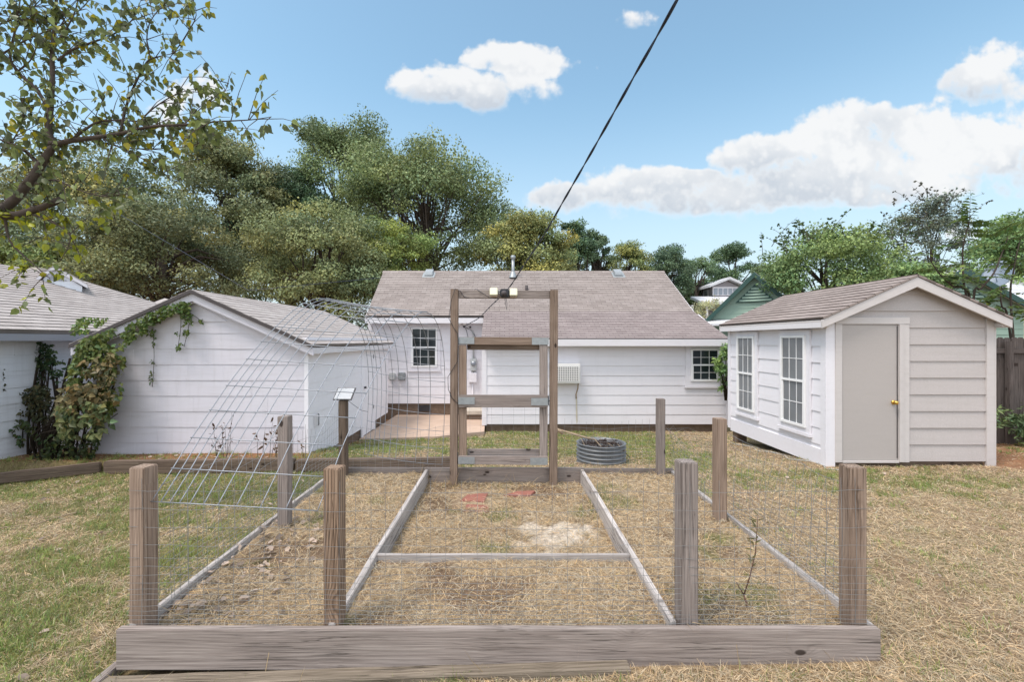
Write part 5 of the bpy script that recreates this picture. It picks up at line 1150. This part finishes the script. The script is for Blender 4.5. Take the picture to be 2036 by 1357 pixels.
vine_leaves('foliage', vg, [
    ([(152,690),(185,672),(248,656),(248,700),(240,790),(205,850),(150,830),(135,760)], 1350, (7.15,7.56), .105, GV),
    ([(160,720),(240,700),(235,800),(170,790)], 400, (7.1,7.5), .11, GB),
    ([(125,770),(190,760),(210,830),(150,850),(110,820)], 420, (6.95,7.45), .13, GB),
    ([(110,810),(205,800),(222,845),(190,870),(120,870)], 330, (6.9,7.45), .14, GP),
    ([(160,678),(230,652),(250,660),(190,700),(150,700)], 260, (7.2,7.55), .10, GV),
    ([(232,655),(330,607),(366,598),(372,614),(335,626),(255,684)], 330, (7.36,7.56), .085, (.115,.165,.04)),
    ([(352,600),(376,602),(384,640),(372,672),(362,650),(356,620)], 130, (7.4,7.57), .07, (.11,.165,.045)),
    ([(350,660),(368,660),(358,700),(348,704)], 40, (7.45,7.57), .06, (.11,.165,.045)),
    ([(294,630),(318,625),(310,660),(306,690),(296,676)], 75, (7.45,7.57), .07, (.10,.15,.045)),
    ([(298,715),(312,718),(306,762),(298,764)], 40, (7.5,7.57), .05, (.12,.15,.07)),
    ([(394,634),(404,636),(402,643),(396,642)], 8, (7.5,7.57), .06, (.11,.165,.045)),
    ([(140,655),(160,632),(215,632),(200,652),(150,668)], 90, (7.5,7.8), .095, (.14,.20,.05)),
    ([(128,860),(200,865),(185,915),(60,915),(80,870)], 260, (7.1,7.5), .09, GD)])
m = MB(); rr = random.Random(12)
for i in range(40):
    x0 = rr.uniform(70,182); x1 = max(150, min(235, x0+rr.uniform(0,70))); y = rr.uniform(7.15,7.5); y1 = rr.uniform(720,850)
    m.tube(crom([V(PX(x0,y),y,gz(PX(x0,y),y)-.03), V(PX(x0+rr.uniform(-15,15),y),y,PZ(870,y)), V(PX((x0+x1)/2,y),y,PZ((870+y1)/2,y)), V(PX(x1,7.5),7.5,PZ(y1,7.5))],3), rr.uniform(.006,.016), 5)
for a, b in (((304,650),(303,770)),((360,612),(352,700)),((378,612),(366,690)),((240,655),(345,602)),((350,606),(402,640))):
    m.tube(crom([V(PX(a[0],7.56),7.56,PZ(a[1],7.56)), V(PX((a[0]+b[0])/2+3,7.55),7.55,PZ((a[1]+b[1])/2,7.55)), V(PX(b[0],7.565),7.565,PZ(b[1],7.565))],4), .004, 5)
m.build('stem', M['vinewood'], vg)
vn_ = thing('vine', (-7.7,8.0,H-2.0), 'dark leafy vine climbing the white wall of the left neighbour house', 'vine')
vine_leaves('foliage', vn_, [
    ([(52,682),(80,678),(112,690),(110,730),(80,760),(70,830),(46,820),(48,740)], 420, (7.75,7.95), .085, (.045,.075,.030)),
    ([(85,700),(130,720),(140,745),(115,765),(95,740)], 110, (7.75,7.95), .08, (.05,.09,.035)),
    ([(36,775),(100,765),(105,820),(80,860),(40,850),(28,800)], 420, (7.5,7.8), .09, (.075,.075,.035)),
    ([(26,835),(70,830),(90,880),(50,900),(22,860)], 200, (7.3,7.7), .085, (.07,.09,.03)),
    ([(3,735),(8,735),(10,780),(4,780)], 16, (7.25,7.3), .05, (.06,.07,.03)),
    ([(28,800),(34,790),(38,835),(32,845)], 30, (7.5,7.6), .05, (.06,.07,.03))])
m = MB()
for i in range(26):
    x0 = rr.uniform(40,120); y = rr.uniform(7.5,7.85); x1 = x0+rr.uniform(-25,25)
    m.tube(crom([V(PX(x0,y),y,gz(PX(x0,y),y)-.03), V(PX(x0+rr.uniform(-8,8),y),y,PZ(840,y)), V(PX(x1,7.85),7.85,PZ(rr.uniform(690,790),7.85))],3), rr.uniform(.006,.02), 5)
m.build('stem', M['vinewood'], vn_)

# ---------------- near tree whose branches hang in at the top left ----------------
nt = thing('tree', (-6.6,4.6,gz(-6.6,4.6)), 'near tree with heart-shaped leaves whose branches reach in at the top left', 'tree')
Yn = 4.6; b = lambda px, py, dy=0: V(PX(px,Yn+dy), Yn+dy, PZ(py,Yn+dy))
BRN = [([V(-6.6,4.6,gz(-6.6,4.6)-.2), V(-6.35,4.6,H-.6), V(-5.9,4.6,H+.5), b(-60,450), b(5,418), b(50,372), b(80,330), b(106,290)], [.17,.15,.13,.11,.085,.075,.068,.06]),
       ([b(106,290), b(97,262), b(100,215), b(104,160), b(104,105), b(108,60,.1), b(112,0,.1), b(118,-60,.1)], [.055,.042,.036,.03,.026,.022,.018,.012]),
       ([b(106,290), b(140,280), b(185,274), b(238,266), b(300,252,-.1), b(365,248,-.15), b(430,242,-.2), b(500,238,-.2), b(540,232,-.2)], [.042,.036,.031,.025,.019,.015,.011,.007,.003]),
       ([b(140,280), b(180,250), b(205,241), b(245,239), b(290,245)], [.02,.016,.013,.01,.005]),
       ([b(240,262), b(250,215), b(265,175), b(285,135), b(300,117), b(345,106)], [.018,.016,.014,.011,.009,.003]),
       ([b(300,117), b(292,80), b(300,40), b(330,5)], [.009,.008,.006,.003]),
       ([b(270,250), b(305,215), b(355,185), b(400,175)], [.011,.009,.006,.003]),
       ([b(97,215), b(70,175), b(35,142), b(20,110), b(30,60), b(40,0)], [.026,.022,.018,.014,.011,.007]),
       ([b(114,120), b(145,98), b(180,85), b(225,68), b(262,40), b(280,0)], [.016,.014,.012,.010,.007,.003]),
       ([b(104,105), b(112,85), b(130,60), b(150,20), b(160,-30)], [.018,.014,.011,.008,.005]),
       ([b(-40,430), b(30,428), b(60,420), b(90,410), b(122,396)], [.07,.055,.05,.045,.04]),
       ([b(60,425), b(100,440), b(140,470), b(120,520)], [.015,.012,.008,.004]), ([b(10,430), b(20,480), b(60,520), b(100,555)], [.02,.014,.009,.004]),
       ([b(-60,150), b(0,110), b(60,75), b(120,50), b(170,10)], [.016,.013,.010,.007,.003]), ([b(-40,60), b(20,40), b(70,10), b(100,-30)], [.012,.009,.006,.003]), ([b(35,142), b(60,120), b(75,80), b(70,30)], [.011,.008,.006,.003]), ([b(-30,330), b(10,300), b(45,240), b(40,190)], [.014,.010,.007,.003]), ([b(345,106), b(370,70), b(390,30), b(380,-10)], [.007,.006,.005,.003]), ([b(365,248,-.15), b(400,215), b(440,190), b(455,165)], [.008,.006,.004,.002]),
       ([b(70,365), b(110,358), b(150,375), b(200,390), b(260,385)], [.016,.012,.009,.006,.003]), ([b(200,272), b(250,300), b(310,330), b(350,370)], [.012,.009,.006,.003]),
       ([b(80,330), b(50,300), b(20,285), b(-20,270)], [.03,.022,.015,.01]), ([b(180,275,.2), b(260,295,.3), b(380,290,.4), b(440,260,.4)], [.012,.009,.006,.003])]
m = MB(); SG = []
for P_, R_2 in BRN:
    Pc = crom(P_, 4); R_2 = [q_*(.55 if len(P_) == 8 and R_2[0] > .1 else .72) for q_ in R_2]; Rc = list(np.interp(np.linspace(0,1,len(Pc)), np.linspace(0,1,len(R_2)), R_2)); m.tube(Pc, Rc, 8); SG.append((Pc, Rc))
LC, LD = [], []
gg = random.Random(31)
for Pc, Rc in SG:
    for i in range(len(Pc)-1):
        L = (Pc[i+1]-Pc[i]).length
        if Rc[i] > .05 or Pc[i].x < -6.0: continue
        for _ in range(int(L*18)+(1 if gg.random() < (L*18) % 1 else 0)):
            s = Pc[i].lerp(Pc[i+1], gg.random()); d = (Pc[i+1]-Pc[i]).normalized()*.5+V(gg.gauss(0,.8), gg.gauss(0,.6), gg.gauss(.1,.6)); d.normalize(); l = gg.uniform(.12,.55)
            pts = [s, s+d*l*.5+V(0,0,.02), s+d*l+V(0,0,-.06*l)]; m.tube(pts, [.0045,.003,.0015], 4)
            for k in range(gg.randint(4,10)):
                f = gg.uniform(.2,1.05); p = s.lerp(pts[2], f); LC.append(list(p+V(gg.gauss(0,.02),gg.gauss(0,.02),gg.gauss(-.015,.02)))); LD.append([gg.gauss(.1,.5),gg.gauss(0,.4),gg.gauss(-.75,.45)])
m.build('trunk', M['bark'], nt)
LC, LD = np.array(LC), np.array(LD); n = len(LC); NTN = n
lowf = ss(PZ(400,Yn), PZ(520,Yn), LC[:,2])[:,None]
pick = RNG.random((n,1)); yel = np.array([.40,.36,.03]); grn = np.array([.155,.19,.06]); drk = np.array([.105,.125,.06])
colr = np.where(pick < .45, drk, grn)*RNG.uniform(.6,1.4,(n,1)); colr = np.where(RNG.random((n,1)) < .10+.5*lowf*0, yel*.7, colr)
low = (LC[:,2:3] < PZ(415,Yn)); colr = np.where(low & (RNG.random((n,1)) < .62), yel*RNG.uniform(.5,1.0,(n,1))*np.array([.85,1,1]), colr)
cards('crown', M['leaf_near'], nt, LC, LD, RNG.normal(size=(n,3))+[0,-.15,.1], RNG.uniform(.038,.098,n), colr*1.2, LEAF_H)

# ---------------- grass, straw and litter ----------------
g = np.random.default_rng(99)
def allowed(x, y):
    ok = ~((np.abs(x+.03) < 2.06) & (y > 2.40) & (y < 5.47))
    ok &= ~((x > -6.9) & (x < -3.25) & (y > 7.58)); ok &= ~((x > 4.85) & (x < 7.42) & (y > 6.87) & (y < 9.9))
    ok &= ~((x > -.6) & (y > 11.98)); ok &= ~((x > -3.3) & (x < -.5) & (y > 10.25+.35*(x+3.3)*.9)); ok &= ~((x < -7.95) & (y > 3))
    ok &= ~((np.abs(y-6.945) < .09) & (x < -.7) & (x > -6.1)); ok &= (np.hypot(x-fx, y-fy) > R_+.02)
    return ok
def sample(n, y0, y1, pw):
    uu = g.random(n); y = (y0**(1-pw) + uu*(y1**(1-pw)-y0**(1-pw)))**(1/(1-pw)); x = g.uniform(-1.17, 1.19, n)*y
    k = allowed(x, y); return x[k], y[k]
x, y = sample(480000, 1.95, 14.0, .55)
gr = greenness(x, y); n = len(x); isg = g.random(n) < (.05+.85*gr)
bare = ss(.60, .74, fbm(x, y, .8, 21))*(1-gr); red = ss(6.95, 7.6, x)*ss(5.7, 6.7, y)+ss(7.0,7.08,y)*ss(-3.2,-3.5,x)
keep = (g.random(n) > bare*.55) & (g.random(n) > np.clip(red,0,1)*.85); x, y, gr, isg = x[keep], y[keep], gr[keep], isg[keep]; n = len(x)
a = g.uniform(0, 2*np.pi, n); el = np.where(isg, g.uniform(.35,1.3,n), np.abs(g.normal(.06,.20,n)))
D = np.stack([np.cos(a)*np.cos(el), np.sin(a)*np.cos(el), np.sin(el)], -1)
L = np.where(isg, g.uniform(.03,.075,n), g.uniform(.025,.09,n)); wd_ = np.maximum(np.where(isg,.0034,.0023), y*.00075)
z = ground_z(x, y) + np.where(isg, -.004, g.uniform(0,.018,n))
cs = STRAW*g.uniform(.4,1.45,(n,1))*(1+g.normal(0,.07,(n,1))*np.array([1,0,-1.3])); cg = GREEN*g.uniform(.6,1.6,(n,1))*(1+g.normal(0,.18,(n,1))*np.array([1.2,.2,-.4]))
C_ = np.clip(np.where(isg[:,None], cg, cs), .01, .85)
Nn = np.stack([g.normal(0,.4,n), g.normal(0,.4,n), np.ones(n)], -1)
lg = cards('lawn_grass', M['grass'], None, np.stack([x,y,z],-1), D, Nn, L, C_, BLADE, None, wd_)
tag(lg, 'patchy lawn of dry straw coloured and green grass all over the yard', 'grass', None, 'stuff')
# green tufts standing out of the dry grass
nt_ = 7000; tx = g.uniform(-1.17,1.19,nt_); ty = 1.95*(12/1.95)**(g.random(nt_)**.8); tx = tx*ty; k = allowed(tx, ty) & (g.random(nt_) < .04+.75*greenness(tx, ty)**1.3); tx, ty = tx[k], ty[k]
nb = 15; bx_ = np.repeat(tx, nb)+g.normal(0,.022,len(tx)*nb); by_ = np.repeat(ty, nb)+g.normal(0,.022,len(tx)*nb); k = allowed(bx_, by_); bx_, by_ = bx_[k], by_[k]; n = len(bx_)
a = g.uniform(0,2*np.pi,n); el = g.uniform(.5,1.45,n); D = np.stack([np.cos(a)*np.cos(el), np.sin(a)*np.cos(el), np.sin(el)], -1)
tint = np.repeat(g.uniform(.7,1.35,len(tx)), nb)[k][:,None]
tg = cards('grass_tufts', M['grass'], None, np.stack([bx_,by_,ground_z(bx_,by_)-.004],-1), D, np.stack([g.normal(0,.4,n), g.normal(0,.4,n), np.ones(n)],-1), g.uniform(.04,.085,n), np.clip(np.array([.235,.30,.085])*tint*g.uniform(.7,1.3,(n,1)), .01, .8), BLADE, None, np.maximum(.0040, by_*.0009))
tag(tg, 'fresh green grass tufts standing up among the dry lawn', 'grass', None, 'stuff')
# straw mulch inside the bed
n = 100000; x = g.uniform(-1.99,1.98,n); y = g.uniform(2.50,5.42,n)
k = (np.abs(np.abs(x)-.935) > .028) & (np.abs(y-3.30) > .025); x, y = x[k], y[k]; n = len(x)
d_ = ss(.46, .70, fbm(x, y, .55, 51)); snd = sandy(x, y)
pv = ((x > -.55) & (x < -.17) & (y > 4.55) & (y < 5.2)) | ((x > -.02) & (x < .34) & (y > 4.9) & (y < 5.2))
k = (g.random(n) > d_*.72) & (g.random(n) > snd*.75) & ~(pv & (g.random(n) < .93)); x, y = x[k], y[k]; n = len(x)
gr = ss(.60,.72, fbm(x, y, .4, 57)); isg = g.random(n) < gr*.5
a = g.uniform(0, 2*np.pi, n); el = np.where(isg, g.uniform(.4,1.3,n), np.abs(g.normal(.05,.22,n)))
D = np.stack([np.cos(a)*np.cos(el), np.sin(a)*np.cos(el), np.sin(el)], -1)
L = np.where(isg, g.uniform(.03,.08,n), g.uniform(.03,.105,n)); z = soil_z(x, y)+np.where(isg, -.003, g.uniform(0,.02,n))
tip = np.stack([x,y],-1)+D[:,:2]*L[:,None]; cross = (np.sign(np.abs(tip[:,0])-.935) != np.sign(np.abs(x)-.935)) | (np.abs(tip[:,0]) > 2.0) | (tip[:,1] < 2.49) | (tip[:,1] > 5.42) | ((np.sign(tip[:,1]-3.3) != np.sign(y-3.3)) & (np.abs(x) < .93))
L = np.where(cross, .02, L)
ST2 = np.array([.59,.465,.305])
C_ = np.clip(np.where(isg[:,None], GREEN*g.uniform(.6,1.5,(n,1)), ST2*g.uniform(.35,1.4,(n,1))*(1+g.normal(0,.09,(n,1))*np.array([1,0,-1.5]))), .01, .85)
sm_ = cards('straw_mulch', M['grass'], None, np.stack([x,y,z],-1), D, np.stack([g.normal(0,.4,n), g.normal(0,.4,n), np.ones(n)],-1), L, C_, BLADE, None, np.maximum(.0023, y*.0007))
tag(sm_, 'dry straw strewn over the soil inside the raised bed', 'straw', None, 'stuff')
# tufts of long dry stalks at the feet of posts and boards
TC, TD, TL = [], [], []
for (cx_, cy_, k_, s_) in ((1.02,2.60,26,.05),(1.93,2.62,16,.06),(1.0,5.40,14,.05),(-.9,2.62,14,.05),(-.6,5.28,18,.05),(-.95,5.38,16,.08),(1.8,5.3,12,.05),(-2.12,2.45,18,.08),(-2.2,3.1,26,.14),(1.3,2.55,24,.25),(-1.4,2.55,24,.3),(0,2.52,26,.4),(1.5,5.35,14,.2),(0,5.36,30,.45)):
    for _ in range(k_):
        px_, py_ = cx_+g.normal(0,s_), cy_+g.normal(0,s_*.3)
        zz = float(soil_z(px_, py_)) if (abs(px_) < 2.0 and 2.49 < py_ < 5.42) else gz(px_, py_)
        if abs(px_) < 2.05 and py_ < 2.49 and py_ > 2.44: continue
        TC.append((px_, py_, zz)); e_ = g.uniform(.3,1.4); a_ = g.uniform(0,6.28); TD.append((math.cos(a_)*math.cos(e_), math.sin(a_)*math.cos(e_), math.sin(e_))); TL.append(g.uniform(.08,.26))
n = len(TC); tf = cards('dry_stalks', M['grass'], None, TC, np.array(TD), g.normal(size=(n,3)), np.array(TL), np.array([.50,.37,.20])*g.uniform(.6,1.3,(n,1)), BLADE, None, .0035)
tag(tf, 'long dry grass stalks sprouting at the feet of the posts and boards', 'grass', None, 'stuff')
# dead leaves
CURL = ([(0,0,0),(.3,.33,.12),(.7,.28,.16),(1,0,.05),(.7,-.28,.16),(.3,-.33,.12),(.5,0,-.02)], [(0,6,1),(1,6,2),(2,6,3),(3,6,4),(4,6,5),(5,6,0)])
n = 150; x = np.concatenate([g.normal(-1.70,.20,n), g.uniform(-6,-2.2,46), g.uniform(2.2,6,26), g.uniform(-6,-3.4,60)]); y = np.concatenate([g.uniform(2.55,4.1,n)**1.0, g.uniform(2.3,6.7,46), g.uniform(2.3,6.5,26), g.normal(7.15,.1,60)])
x[:n] = np.clip(x[:n] , -1.99, -1.2); n2 = len(x); inb = (np.abs(x) < 2.0) & (y > 2.49) & (y < 5.42)
z = np.where(inb, soil_z(x, y), ground_z(x, y))+.016; a = g.uniform(0,6.28,n2)
dl = cards('dead_leaves', M['grass'], None, np.stack([x,y,z],-1), np.stack([np.cos(a),np.sin(a),g.normal(.1,.2,n2)],-1), np.stack([g.normal(0,.35,n2),g.normal(0,.35,n2),np.ones(n2)],-1), g.uniform(.03,.075,n2), np.array([.33,.26,.21])*g.uniform(.4,1.7,(n2,1)), CURL)
tag(dl, 'curled brown dead leaves scattered on the left bed and lawn', 'leaves', None, 'stuff')
print('near leaves', NTN)
